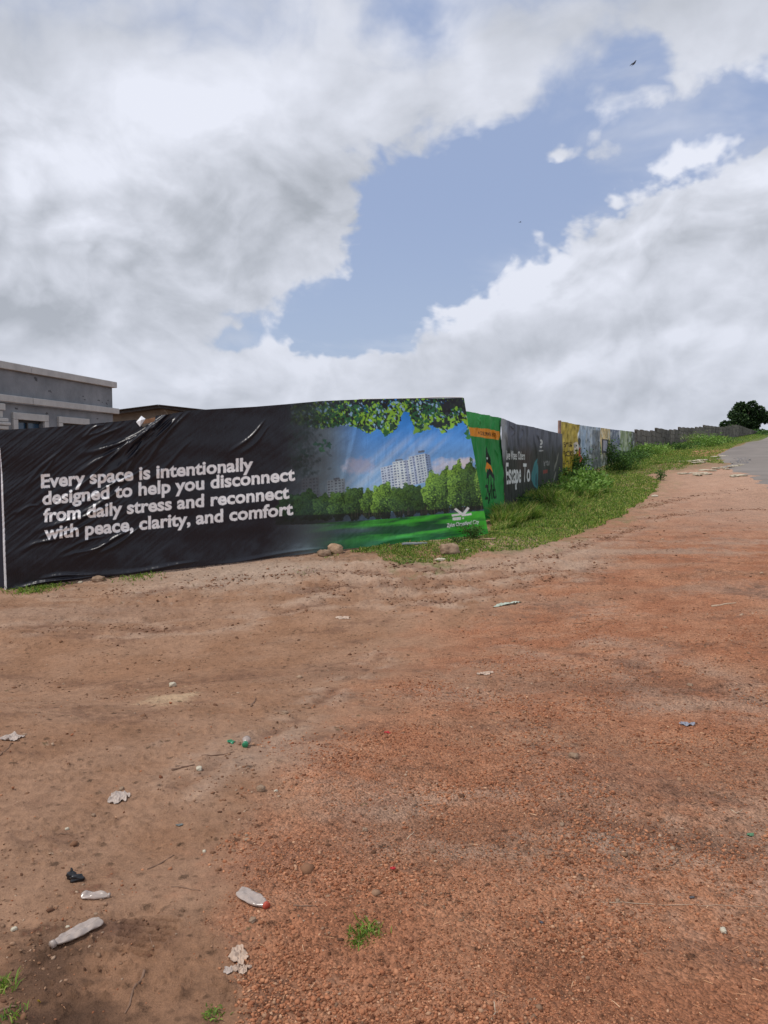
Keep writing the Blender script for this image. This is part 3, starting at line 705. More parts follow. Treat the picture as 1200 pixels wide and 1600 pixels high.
# woods
r2 = random.Random(3)
def ptree(cx, base, w_, h_, bright, hue=0, n=None):
    n = n or int(w_ * h_ * 1.1)
    cv.leaf(cx, base - h_ * 0.5, w_ * 0.44, h_ * 0.5, 0, (int(14 * bright + 8), int(34 * bright + 10), int(20 * bright + 8)))
    for i in range(n):
        a_ = r2.uniform(0, 6.283); q = math.sqrt(r2.uniform(0, 1)); lump = 1 + 0.12 * math.sin(a_ * 5 + cx) + 0.08 * math.sin(a_ * 11 + 2 * cx)
        x = cx + math.cos(a_) * q * w_ * 0.5 * lump; y = base - h_ * 0.5 + math.sin(a_) * q * h_ * 0.52 * lump
        li = 0.5 - 0.45 * (x - cx) / (w_ * 0.5) * 0.8 - 0.35 * (y - (base - h_ * 0.5)) / (h_ * 0.5) + r2.gauss(0, 0.28)
        li = max(0.0, min(1.0, li)) ** 1.2 * min(1, bright * 1.15)
        c = (int(14 + 118 * li), int(38 + 140 * li), int(26 + 44 * li))
        cv.leaf(x, y, r2.uniform(0.6, 1.6), r2.uniform(0.5, 1.2), r2.uniform(0, 3), c, 0.9)
for x, b_, w_, h_, br in ((452, 812, 40, 40, .12), (480, 812, 44, 44, .2), (505, 812, 34, 38, .32), (528, 811, 34, 42, .45), (553, 810, 36, 48, .4), (576, 808, 28, 42, .62), (598, 808, 36, 52, 1.0), (622, 806, 30, 44, .5), (590, 810, 22, 36, .8),
                          (640, 805, 38, 48, .42), (660, 804, 28, 42, .3), (677, 802, 36, 62, .9), (693, 800, 26, 66, .7), (712, 799, 30, 74, .85), (731, 797, 26, 74, .5), (746, 797, 26, 68, .4), (754, 790, 26, 96, .8), (762, 796, 24, 60, .75)):
    ptree(x, b_, w_, h_, br)
base_l = [(430, 812), (520, 808), (600, 806), (700, 800), (770, 796), (770, 930), (430, 930)]
cv.poly([(430, 806), (520, 803), (600, 800), (700, 794), (770, 788), (770, 802), (700, 804), (600, 812), (520, 818), (430, 820)], (16, 26, 26), 0.85)
for i in range(60):
    x = r2.uniform(545, 765); y0 = 806 - (x - 545) * 0.04
    cv.poly([(x, y0 - r2.uniform(6, 14)), (x + .7, y0 - 8), (x + .7, y0 + 2), (x, y0 + 2)], (90, 84, 76), 0.35)
# lawn
m = sstep(0, 1.5, YY - np.interp(XX, [430, 520, 600, 700, 770], [822, 815, 810, 801, 796])) * sstep(455, 545, XX)
stripe = fbm(XX / 60, (YY + 0.12 * XX) / 7.5, 4)
lit = np.clip(0.55 + 1.3 * stripe + 0.5 * sstep(640, 760, XX) - 1.1 * np.exp(-((YY - 826 + 0.07 * (XX - 640)) / 5) ** 2) * sstep(740, 690, XX), 0.05, 1)
lc = lin((22, 68, 46))[None, None] * (1 - lit)[..., None] + lin((62, 164, 50))[None, None] * lit[..., None]
low = sstep(825, 850, YY)[..., None]; lc = lc * (1 - low * 0.75) + lin((34, 104, 66)) * low * 0.75
wh = np.exp(-((YY - 830 + 0.05 * (XX - 520)) / 4.5) ** 2) * sstep(500, 530, XX) * sstep(600, 560, XX)
lc = lc * (1 - 0.6 * wh[..., None]) + lin((96, 116, 132)) * 0.6 * wh[..., None]
dk = sstep(640, 470, XX + 0.8 * (YY - 830))[..., None]; lc = lc * (1 - dk * 0.8) + lin((24, 32, 36)) * dk * 0.8
cv.a = cv.a * (1 - m[..., None]) + lc * m[..., None]
# leaves hanging in at the top of the picture
def low_edge(x):
    return np.interp(x, [430, 470, 500, 540, 560, 575, 590, 602, 618, 628, 638, 646, 655, 668, 676, 690, 712, 722, 735, 745], [660, 664, 668, 662, 668, 676, 668, 680, 668, 640, 642, 664, 676, 664, 656, 676, 662, 655, 676, 690])
for i in range(5200):
    x = r2.uniform(455, 735); le = low_edge(x) ; y = 618 + (le - 618) * (r2.random() ** 0.75)
    if y < 616: continue
    fr = (y - 618) / (le - 618)
    f_ = float(sstep(430, 560, x))
    br = r2.random()
    hot = (600 < x < 640 and y > 632) or (668 < x < 735 and y > 648) or (560 < x < 585 and y > 645)
    if br < (0.5 if hot else 0.16): c = (124, 174, 52)
    elif br < 0.6: c = (34, 90, 52)
    else: c = (18, 32, 34)
    if fr < 0.3 and br > 0.2: c = (20, 30, 36)
    if br > 0.93 and y > 628: c = (130, 170, 200)
    c = tuple(int(26 + (q_ - 26) * (0.25 + 0.75 * f_)) for q_ in c)
    s_ = r2.uniform(1.6, 4.0) * (1.2 if fr > 0.7 else 1.0)
    cv.leaf(x, y, s_, s_ * 0.52, r2.gauss(1.2, 0.8), c, 0.95 * (0.4 + 0.6 * f_), True)
for cx, cy, sc_, c in ((684, 664, 9, (22, 36, 36)), (665, 668, 7, (110, 150, 50)), (694, 660, 8, (22, 36, 36)), (676, 660, 8, (22, 36, 36)), (601, 676, 8, (34, 92, 44)), (570, 668, 7, (26, 62, 50)), (648, 672, 7, (104, 150, 46)), (612, 668, 7, (32, 70, 44)),
                       (508, 690, 5, (36, 72, 58)), (500, 696, 5, (34, 68, 54)), (514, 695, 6, (32, 66, 56)), (492, 692, 5, (34, 66, 54)), (502, 703, 5, (40, 82, 54)), (474, 706, 6, (30, 48, 48)), (468, 716, 6, (28, 44, 44)), (462, 728, 6, (26, 38, 40)), (478, 712, 5, (30, 50, 48)),
                       (726, 676, 6, (40, 100, 50)), (732, 684, 6, (50, 120, 50))):
    for k_ in range(4):
        cv.leaf(cx + r2.uniform(-3, 3), cy + r2.uniform(-3, 3), sc_ * 0.7, sc_ * 0.34, 1.57 + (k_ - 1.5) * 0.8, c, 0.95, True)
for i in range(500):
    x = r2.gauss(468, 14); y = r2.uniform(622, 745); cv.leaf(x, y, 4, 2, r2.uniform(0, 3), (28, 42, 42), 0.35 * float(sstep(425, 480, x)), True)
for (x_, y_) in ((702, 632), (696, 640), (714, 628), (727, 640)):
    cv.leaf(x_, y_, 11, 7, 0.3 * x_, (24, 28, 36), 0.95, True)
# slogan
TW = (222, 228, 240)
for txt, xl, yl, xr, yr in (('Every space is intentionally', 65, 762, 395, 734), ('designed to help you disconnect', 67, 788.5, 460, 750),
                            ('from daily stress and reconnect', 68.5, 815, 451, 778), ('with peace, clarity, and comfort', 70, 842, 457, 803.5)):
    cv.text(txt, xl, yl, xr, yr, 20.6, 19.8, TW, 0.03)
# printed emblem: four strokes and the name below
WL = (206, 212, 210)
cv.poly([(705, 806), (739.5, 801.5), (735, 797), (717, 799)], WL, 0)
cv.poly([(704, 803.5), (722, 801), (723, 804), (705, 807)], WL); cv.poly([(706, 808.5), (719, 807.5), (719, 812), (706, 813)], WL)
cv.poly([(707.5, 795.5), (711, 793.5), (723, 802.5), (719, 804.5)], WL); cv.poly([(720, 803), (729, 791.5), (732, 794), (724, 805)], WL)
cv.poly([(720, 804.5), (735, 801), (735.5, 804.5), (720, 806.5)], WL); cv.poly([(721, 808.5), (723.5, 808.3), (723.5, 810.8), (721, 811)], WL)
cv.text('Zylus Chrystland City', 697, 823.5, 747, 817.5, 6.0, 6.0, WL, 0.03)
# white hem on the left edge, pale hem on the top right
hw0 = np.interp(YY, [690, 760, 925], [0.2, 2.8, 3.6])
hx = np.interp(YY, [672, 922], [0.0, 8.0]) + hw0 ; hw = np.interp(YY, [690, 760, 925], [0.2, 3.0, 4.2])
m = ((XX > hx - hw - 3) & (XX < hx) & (YY > 700)).astype(float)[..., None]; cv.a = cv.a * (1 - m) + lin((205, 205, 210)) * m

folds = []
rf_ = random.Random(5)
for (x0, y0) in ((262, 646), (246, 652), (236, 664), (222, 670)):
    for k_ in range(3):
        ang_ = math.radians(128 + rf_.uniform(-9, 17)); ln = rf_.uniform(70, 190)
        folds.append((x0 + rf_.uniform(-4, 10), y0 + rf_.uniform(0, 10), x0 + math.cos(ang_) * ln, y0 + math.sin(ang_) * ln, rf_.uniform(1.6, 3.2), rf_.uniform(0.014, 0.034)))
for (a_, b_, c_, d_, w_, am) in ((268, 645, 212, 690, 2.8, .055), (262, 650, 160, 722, 3.4, .06), (278, 648, 190, 745, 3.6, .05), (244, 668, 130, 712, 3.0, .042), (292, 646, 215, 735, 3.2, .03), (190, 664, 128, 700, 3, .024), (176, 662, 130, 688, 2.4, .02), (160, 664, 128, 682, 2, .016),
                             (96, 700, 36, 764, 3, .018), (88, 712, 40, 770, 2.5, .014), (150, 796, 95, 826, 2.4, .022), (176, 786, 60, 832, 2.8, .028), (120, 815, 60, 843, 2.4, .02), (225, 822, 148, 868, 2.5, .026), (160, 838, 90, 862, 2.2, .02), (170, 846, 95, 874, 2.2, .018),
                             (414, 658, 360, 708, 2.2, .025), (420, 668, 375, 712, 2.6, .015), (140, 898, 20, 920, 2.0, .05), (146, 894, 60, 905, 2.4, .03), (300, 880, 150, 898, 3, .03), (500, 858, 330, 880, 2.5, .02), (650, 838, 560, 856, 4, .02),
                             (90, 840, 30, 860, 2.6, .02), (60, 790, 20, 800, 2.2, .014), (200, 760, 100, 815, 3.2, .024), (150, 812, 60, 850, 3, .026), (205, 830, 120, 870, 3.2, .035), (210, 740, 120, 790, 2.4, .02), (232, 728, 160, 766, 2.2, .02), (300, 690, 220, 760, 3, .012), (560, 640, 520, 830, 5, .014), (640, 640, 655, 830, 5, .012)):
    folds.append((a_, b_, c_, d_, w_, am))
def disp_main(px, py, Xb, Zb):
    ang = (px + py * 1.1)
    d = 0.035 * fbm(px / 160, py / 90, 3)
    env = sstep(330, 120, px) * sstep(900, 820, py) + 0.25
    d = d + 0.006 * env * fbm((px + 1.25 * py) / 9.0 + 3, (px - 0.9 * py) / 90.0, 3) 
    d = d + 0.02 * sstep(870, 915, py - np.interp(px, [0, 762], [0, -88])) * fbm(px / 26, py / 60, 2)
    d = d + 0.0035 * fbm(px / 5, py / 30, 2) 
    return d + 0.05
top_main = [(-5, 672.5), (60, 669), (130, 664), (180, 659), (212, 656), (219, 664), (224, 668), (232, 662.5), (241.5, 658.5), (243, 650), (262, 648), (282, 644), (300, 641.5), (400, 635.5), (450, 631.5), (500, 627), (560, 624.5), (640, 623), (730, 622)]
bot_main = [(-5, 923), (8, 922), (60, 914), (125, 906), (150, 902), (200, 897), (300, 886), (400, 874.5), (500, 862), (560, 855), (600, 851), (640, 847), (700, 843.5), (740, 839), (765, 832)]
big = thing('advertising_banner', (PA[0], PA[1], float(Hbase(PA[0], PA[1]))), 'long dark banner with a four line slogan and a printed park with towers', 'banner')
def under(root, objs):
    inv = Matrix.Translation(-root.location)
    for o_ in objs:
        if o_.parent is None: o_.parent = root
        o_.matrix_parent_inverse = inv
sheet = banner('printed_sheet', PA, PB, (0, 8), (722.5, 761.5), top_main, bot_main, 1150, 320, cv, folds, disp_main, mvinyl, big, 1.45)
pieces = [sheet]
# turned-back corner at the notch, pale cord hem, folded edge at the right end
b = MB()
P = [on_line(np.array(x_), np.array(y_), PA, PB) for x_, y_ in ((213, 660), (221, 650), (227.5, 655), (219, 667.5))]
nrm = Vector((PB[1] - PA[1], -(PB[0] - PA[0]), 0)).normalized()
Pv = [Vector([float(c) for c in p]) + nrm * o_ for p, o_ in zip(P, (0.12, 0.05, 0.10, 0.17))]
mid_ = (Pv[0] + Pv[2]) / 2 + nrm * 0.07
b.add([Pv[0], Pv[1], Pv[2], Pv[3], mid_] , [(0, 1, 4), (1, 2, 4), (2, 3, 4), (3, 0, 4)])
fl = b.build('turned_corner', mwhite, big); pieces.append(fl)
b = MB()
P = [Vector([float(c) for c in on_line(np.array(x_), np.array(y_), PA, PB)]) for x_, y_ in ((721.5, 622), (730, 622.5), (730.5, 640), (727, 662))]
b.add([P[0] + nrm * 0.03, P[1] - nrm * 0.25, P[2] - nrm * 0.3, P[3] + nrm * 0.03], [(0, 1, 2, 3)])
pieces.append(b.build('folded_edge', mat('dark_vinyl', (0.06, 0.055, 0.075), 0.5), big))
b = MB()
pts = [Vector([float(c) for c in on_line(np.array(float(x_)), np.array(np.interp(x_, [p[0] for p in top_main], [p[1] for p in top_main]) - 0.6 - 1.2 * math.exp(-((x_ - 690) / 30) ** 2)), PA, PB)]) + nrm * 0.02 for x_ in range(560, 724, 9)]
b.tube(pts, 0.012, 5); pieces.append(b.build('top_cord', mwhite, big))
b = MB(); P = [Vector([float(c) for c in on_line(np.array(x_), np.array(y_), PA, PB)]) for x_, y_ in ((0.2, 673), (8, 921))]
u_ = Vector((PB[0] - PA[0], PB[1] - PA[1], 0)).normalized(); q1 = P[0] - u_ * 0.9 - nrm * 0.9; q2 = P[1] - u_ * 1.1 - nrm * 0.9; q2.z = float(Hbase(q2.x, q2.y))
P[0] = P[0] - nrm * 0.03; P[1] = P[1] - nrm * 0.03
n2 = 14; vs_ = []
for i in range(n2 + 1):
    t_ = i / n2; wv_ = nrm * 0.05 * math.sin(i * 2.1); vs_ += [P[0].lerp(q1, t_) + wv_ * .4, P[1].lerp(q2, t_) + wv_]
b.add(vs_, [(2 * i, 2 * i + 1, 2 * i + 3, 2 * i + 2) for i in range(n2)]); pieces.append(b.build('side_sheet', mat('dark_vinyl', (0.02, 0.022, 0.035), 0.4), big, True))
under(big, pieces)

# timber frame that carries it
mwood = mat('rough_timber', (0.26, 0.15, 0.085), 0.85, 0.2, var=0.35, vscale=6, bump=0.004, bscale=20, aniso=(1, 1, 6))
L_ = math.hypot(PB[0] - PA[0], PB[1] - PA[1])
fr = frame(Vector((PA[0], PA[1], 0)) , (PB[0] - PA[0], PB[1] - PA[1]))
tf = thing('timber_fence', (PA[0], PA[1], float(Hbase(PA[0], PA[1]))), 'rough timber fence frame hidden behind the long dark banner, one rail showing at its notch', 'fence')
fp = []
for i in range(6):
    x = 0.1 + i * (L_ - 0.85) / 5; P_ = fr @ Vector((x, 0.12, 0)); g0 = float(Hbase(P_.x, P_.y))
    ppx, _, _ = proj(P_.x, P_.y, 2.0)
    ty = float(np.interp(ppx, [p[0] for p in top_main], [p[1] for p in top_main])); zt = zof(ty, P_.y) + EYE
    b = MB(fr); b.box(x - 0.04, x + 0.04, 0.075, 0.165, g0 - 0.4, zt - 0.12); fp.append(b.build('post', mwood, tf))
for fr_ in (0.12, 0.5, 0.86):
    b = MB(fr)
    for i in range(5):
        x0 = 0.1 + i * (L_ - 0.85) / 5; x1 = 0.1 + (i + 1) * (L_ - 0.85) / 5
        e = []
        for x in (x0, x1):
            P_ = fr @ Vector((x, 0.12, 0)); g0 = float(Hbase(P_.x, P_.y)); ppx, _, _ = proj(P_.x, P_.y, 2.0)
            zt = zof(float(np.interp(ppx, [0, 300, 762], [672, 641, 623])), P_.y) + EYE; e.append(g0 + (zt - g0) * fr_)
        b.add([(x0, .02, e[0]), (x1, .02, e[1]), (x1, .07, e[1]), (x0, .07, e[0]), (x0, .02, e[0] + .09), (x1, .02, e[1] + .09), (x1, .07, e[1] + .09), (x0, .07, e[0] + .09)],
              [(3, 2, 1, 0), (4, 5, 6, 7), (0, 1, 5, 4), (1, 2, 6, 5), (2, 3, 7, 6), (3, 0, 4, 7)])
    fp.append(b.build('rail', mwood, tf))
b = MB(); P = [Vector([float(c) for c in on_line(np.array(x_), np.array(y_), PA, PB)]) - nrm * 0.10 for x_, y_ in ((224, 662), (247, 657), (247, 650.5), (224, 655.5))]
b.add(P + [p - nrm * 0.03 for p in P], [(0, 1, 2, 3), (7, 6, 5, 4), (0, 4, 5, 1), (1, 5, 6, 2), (2, 6, 7, 3), (3, 7, 4, 0)])
fp.append(b.build('board', mat('orange_timber', (0.42, 0.22, 0.12), 0.8, var=0.3, vscale=14), tf))
under(tf, fp)

# ---- green banner
P2A = at(722, 815, 16.2); P2B = at(786, 806, 18.8)
cg = Canvas(715, 630, 795, 830, 5)
gy = cg.Y; cg.a[:] = lin((36, 118, 58)); k_ = sstep(640, 690, gy)[..., None]; cg.a = lin((56, 140, 74)) * (1 - k_) + cg.a * k_
k_ = sstep(700, 810, gy)[..., None] * sstep(792, 760, cg.X)[..., None]; cg.a = cg.a * (1 - 0.4 * k_) + lin((60, 150, 66)) * 0.4 * k_
cg.poly([(722, 666), (735, 668), (758, 670), (776, 674), (778.5, 680), (776, 687.5), (735, 681), (722, 680)], (196, 128, 44))
cg.text('A DEVELOPMENT BY', 746, 679, 769, 682.5, 5.6, 6.0, (34, 34, 26), 0.02)
cg.poly([(759.5, 697), (761, 707), (763.5, 716), (764, 727), (761, 723.5), (757.5, 724), (757, 714), (758, 705)], (16, 30, 24))
cg.leaf(759.6, 716, 1.5, 1.9, 0, (180, 200, 190)); cg.leaf(759.6, 714.5, 0.7, 0.7, 0, (20, 30, 26))
cg.poly([(760, 722), (764, 728), (768, 739), (764, 737), (760, 732), (757, 735), (756, 739), (756, 731)], (206, 124, 40))
cg.poly([(762.5, 731.5), (769.5, 742), (769.5, 752), (763, 741), (758, 751), (758, 741)], (24, 34, 34))
for i_, x_ in enumerate((757, 760, 763.5, 767)): cg.poly([(x_, 747 - (3 if 0 < i_ < 3 else 0)), (x_ + 1.2, 746), (x_ + 1.5, 768), (x_ + .3, 768)], (24, 56, 34))
cg.text('Zylus', 754.5, 780, 773.5, 778, 22, 22, (14, 34, 22), 0.03)
cg.poly([(769, 786), (775, 786), (775, 791), (769, 791)], (20, 60, 36), .6)
def disp_v(amp, wl, seed):
    def f(px, py, Xb, Zb):
        s_ = px / wl
        t_ = np.clip((py - 640) / 60, 0, 1)
        return amp * fbm(s_ + seed, py / 55 + seed, 3) + amp * 0.8 * (1 - 0.6 * t_) * fbm(s_ * 2.3 + seed * 2 + 0.4 * py / 20, py / 40, 2) + 0.04
    return f
o = banner('green_banner', P2A, P2B, (720, 722), (780, 787), [(715, 641), (731, 643.5), (750, 647), (780, 653), (790, 656)], [(715, 818), (762, 812), (790, 805)], 110, 220, cg, [(742, 655, 746, 672, 1.2, .03), (750, 648, 748, 664, 1.0, .03), (769, 660, 770, 690, 0.8, .06), (772, 700, 775, 740, 0.8, .03)], disp_v(0.05, 9, 2.2), mvinyl2)
tag(o, 'green banner with orange strip and rocket emblem, just right of the long dark banner', 'banner')

# ---- dark banner with the white words
P3B = at(877, 768, 30.5)
cd = Canvas(775, 640, 885, 820, 5)
xx, y3 = cd.X, cd.Y
cd.a[:] = lin((34, 40, 35)); k_ = sstep(715, 675, y3 + 14 * fbm(xx / 5, y3 / 20, 3))[..., None]; cd.a = cd.a * (1 - k_) + lin((84, 90, 102)) * k_
k_ = (sstep(0.0, 0.25, fbm(xx / 5, y3 / 60, 3)) * sstep(715, 690, y3))[..., None]; cd.a = cd.a * (1 - k_ * .7) + lin((42, 48, 54)) * k_ * .7
k_ = (sstep(792, 783, xx) * sstep(730, 700, y3))[..., None]; cd.a = cd.a * (1 - k_ * .7) + lin((150, 156, 158)) * k_ * .7
k_ = (sstep(835, 842, xx) * sstep(700, 740, y3))[..., None]; cd.a = cd.a * (1 - k_ * .6) + lin((40, 48, 44)) * k_ * .6
k_ = (sstep(800, 815, xx) * sstep(835, 822, xx) * sstep(690, 710, y3) * sstep(760, 730, y3))[..., None]; cd.a = cd.a * (1 - k_ * .5) + lin((66, 52, 48)) * k_ * .5
cd.poly([(829, 738), (833, 722), (836, 716), (838.5, 730), (838, 764), (833, 760), (829, 750)], (48, 112, 116), .85)
cd.poly([(835, 742), (837, 738), (837, 760), (834, 758)], (30, 62, 70), .8)
WD = (186, 192, 190)
cd.text('Live Where Others', 788.5, 718, 817.5, 718, 15, 12, WD, 0.012)
cd.text('Escape To', 788.5, 756, 825.5, 751.5, 33, 27, WD, 0.02)
cd.poly([(802.5, 757), (804, 757), (804, 766), (803, 764)], WD, .9)
cd.text('Whitestone', 790, 766, 800, 763, 3.5, 3, (140, 144, 142), 0.0, 0.0)
cd.leaf(843.5, 691, 2.0, 4.4, 0, WD, .9, False); cd.leaf(843.5, 691, .7, 1.6, 0, (60, 64, 70), .9); cd.poly([(842, 697), (845, 697), (844.6, 700), (842.6, 700)], WD, .8); cd.poly([(841, 703.5), (847, 703), (847, 705), (841, 705.5)], WD, .5)
cd.text('by YOU', 848, 728, 856, 727, 8, 7, (150, 154, 152), 0.01, .8)
cd.poly([(846, 735), (854, 733.5), (854, 739), (846, 740.5)], (128, 48, 40), .7)
for x_, y_ in ((866, 728), (869, 716), (865, 745)): cd.leaf(x_, y_, 1, 9, 0.2, (120, 122, 112), .6, True)
o = banner('dark_banner', P2B, P3B, (780, 787), (877, 878), [(778, 652.5), (790, 656.5), (805, 663), (820, 665), (832, 667.5), (850, 672), (865, 675.5), (880, 679)], [(785, 806), (830, 788), (880, 766)], 210, 200, cd, [(788, 660, 789, 700, 1, .05), (797, 664, 799, 682, 1, .03), (811, 668, 814, 690, 1, .03), (834, 675, 833, 735, 1, .05), (840, 676, 838, 700, .8, .04)], disp_v(0.03, 5.5, 7.7), mvinyl2, gain=1.25)
tag(o, 'dark banner with tall white words and a teal streak, between green and yellow banners', 'banner')

# ---- the sheets further up the slope
P4A = at(871, 752, 30.2); P4B = at(990, 712, 62)
top4 = [(865, 657.5), (876, 658.5), (900, 663.5), (925, 667), (938, 668.5), (955, 671), (970, 672.5), (992, 675)]
bot4 = [(865, 757), (900, 742), (940, 728), (992, 711)]
cy = Canvas(868, 650, 995, 770, 5); x4, y4 = cy.X, cy.Y
cy.a[:] = lin((110, 116, 118))
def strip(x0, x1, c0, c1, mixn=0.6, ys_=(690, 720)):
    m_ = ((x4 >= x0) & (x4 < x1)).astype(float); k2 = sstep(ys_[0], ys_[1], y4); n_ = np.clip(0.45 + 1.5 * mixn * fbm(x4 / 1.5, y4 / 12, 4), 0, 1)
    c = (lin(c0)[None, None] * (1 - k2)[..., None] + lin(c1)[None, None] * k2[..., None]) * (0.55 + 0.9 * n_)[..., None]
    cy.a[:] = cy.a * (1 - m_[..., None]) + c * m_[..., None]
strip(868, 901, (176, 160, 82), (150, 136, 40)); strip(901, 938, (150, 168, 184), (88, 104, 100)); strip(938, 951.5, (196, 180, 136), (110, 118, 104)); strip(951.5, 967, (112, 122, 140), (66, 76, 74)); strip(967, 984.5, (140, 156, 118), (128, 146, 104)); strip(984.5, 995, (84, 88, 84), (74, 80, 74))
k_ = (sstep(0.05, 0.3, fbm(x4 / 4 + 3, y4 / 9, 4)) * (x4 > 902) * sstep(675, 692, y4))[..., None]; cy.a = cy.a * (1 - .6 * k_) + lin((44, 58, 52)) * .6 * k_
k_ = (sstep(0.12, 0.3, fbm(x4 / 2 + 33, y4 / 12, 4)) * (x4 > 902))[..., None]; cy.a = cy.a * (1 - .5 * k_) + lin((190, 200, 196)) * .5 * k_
cy.text('5 YRS', 878.5, 699, 890, 698, 8, 7, (62, 52, 34), 0.02); cy.text('FOCUS', 878.5, 714, 891, 712, 9, 8, (58, 50, 30), 0.02); cy.text('& LIVE', 880, 726, 893, 724, 6, 5, (70, 60, 30), 0.01)
cy.leaf(897, 700, 3.2, 10, 0.15, (196, 190, 182), .9); cy.leaf(897, 697, 1.6, 3, 0, (120, 124, 130), .7)
cy.poly([(902.5, 698), (905.5, 704), (908, 720), (906, 730), (903, 724)], (170, 70, 44), .95); cy.poly([(901.5, 680), (904, 690), (903, 698), (901, 692)], (48, 52, 50), .9)
cy.poly([(905, 670), (913, 672), (914, 712), (909, 716)], (150, 176, 200), .6)
cy.poly([(925, 672), (937, 673), (936, 735), (922, 735), (924, 700)], (70, 74, 70), .6)
cy.poly([(939.5, 686), (949.5, 687), (949.5, 708), (939.5, 708)], (70, 72, 76)); cy.poly([(941, 688), (948, 689), (948, 706), (941, 704)], (150, 154, 168))
cy.poly([(957, 692), (965, 694), (965, 712), (957, 712)], (130, 134, 140), .6); cy.leaf(977, 692, 2, 14, .1, (186, 196, 170), .6, True)
specs = [('yellow_banner', 874.5, 901, 60, 'yellow banner with dark words and a small oval figure', 'banner'),
         ('pale_banner', 901, 938, 70, 'pale blue banner darkening towards the weeds, right of the yellow banner', 'banner'),
         ('cream_banner', 938, 951.5, 30, 'narrow cream banner with a small framed grey window print', 'banner'),
         ('grey_banner', 951.5, 967, 30, 'blue grey streaked banner between the cream and the light green ones', 'banner'),
         ('light_green_banner', 967, 984.5, 30, 'light green streaked banner next to the last dark sheet', 'banner'),
         ('grey_sheet', 984.5, 990, 14, 'narrow dark grey sheet that ends the banners, beside the concrete wall', 'banner')]
for nm, a_, b_, nu, lb, ct in specs:
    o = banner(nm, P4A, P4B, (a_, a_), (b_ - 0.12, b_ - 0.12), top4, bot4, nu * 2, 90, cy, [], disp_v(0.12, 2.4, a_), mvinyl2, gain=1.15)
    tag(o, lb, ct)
# post at the step
mpost = mat('weathered_post', (0.30, 0.2, 0.17), 0.85, var=0.3, vscale=9)
pp = at(873, 752, 30.1); zt = zof(657, 30.1) + EYE
b = MB(frame(Vector((pp[0], pp[1], 0)), (1, 0.3))); b.box(-0.045, 0.045, -0.05, 0.05, float(Hbase(pp[0], pp[1])) - 0.3, zt, 0.008)
o = b.build('fence_post', mpost); tag(o, 'reddish timber post standing at the left edge of the yellow banner', 'post')

# ------------------------------------------------------------------ concrete wall up the slope
mconc = bpy.data.materials.new('sandcrete'); mconc.use_nodes = True
t = mconc.node_tree; bs = t.nodes['Principled BSDF']; bs.inputs['Roughness'].default_value = 0.95
tcn = t.nodes.new('ShaderNodeTexCoord'); n_ = t.nodes.new('ShaderNodeTexNoise'); n_.inputs['Scale'].default_value = 1.4; n_.inputs['Detail'].default_value = 8
t.links.new(tcn.outputs['Object'], n_.inputs['Vector']); rp = t.nodes.new('ShaderNodeValToRGB')
rp.color_ramp.elements[0].position = 0.35; rp.color_ramp.elements[0].color = (0.075, 0.066, 0.058, 1); rp.color_ramp.elements[1].position = 0.68; rp.color_ramp.elements[1].color = (0.20, 0.175, 0.15, 1)
t.links.new(n_.outputs['Fac'], rp.inputs[0])
oi = t.nodes.new('ShaderNodeObjectInfo'); mr = t.nodes.new('ShaderNodeMapRange'); mr.inputs['To Min'].default_value = 0.7; mr.inputs['To Max'].default_value = 1.25; t.links.new(oi.outputs['Random'], mr.inputs['Value'])
mxn = t.nodes.new('ShaderNodeMix'); mxn.data_type = 'RGBA'; mxn.blend_type = 'MULTIPLY'; mxn.inputs[0].default_value = 1; t.links.new(rp.outputs[0], mxn.inputs[6]); t.links.new(mr.outputs[0], mxn.inputs[7]); t.links.new(mxn.outputs[2], bs.inputs['Base Color'])
mgap = mat('dark_mortar', (0.045, 0.04, 0.036), 0.95)
WT = [(985, 676.2), (994, 675.2), (994.1, 672), (1011, 672.5), (1011.1, 673.6), (1027.5, 673), (1027.6, 669.2), (1041, 671), (1041.1, 672), (1062, 671.2), (1062.1, 667.8), (1082, 669), (1090, 667.5), (1100.5, 667), (1100.6, 664.3), (1112, 665.8), (1128, 667.5), (1140, 666), (1150, 663.6), (1160, 666), (1168, 669.5), (1182, 673.5)]
wpl = [(985, 60.5), (1060, 100), (1120, 140), (1165, 170), (1182, 185)]
def wallY(x): return float(np.interp(x, [p[0] for p in wpl], [p[1] for p in wpl]))
P0 = at(985, 712, 60.5)
cwl = thing('concrete_wall', (P0[0], P0[1], float(Hbase(P0[0], P0[1]))), 'brown grey sandcrete wall with stepped uneven top climbing the slope towards the tree', 'wall')
wparts = []; x = 985.0
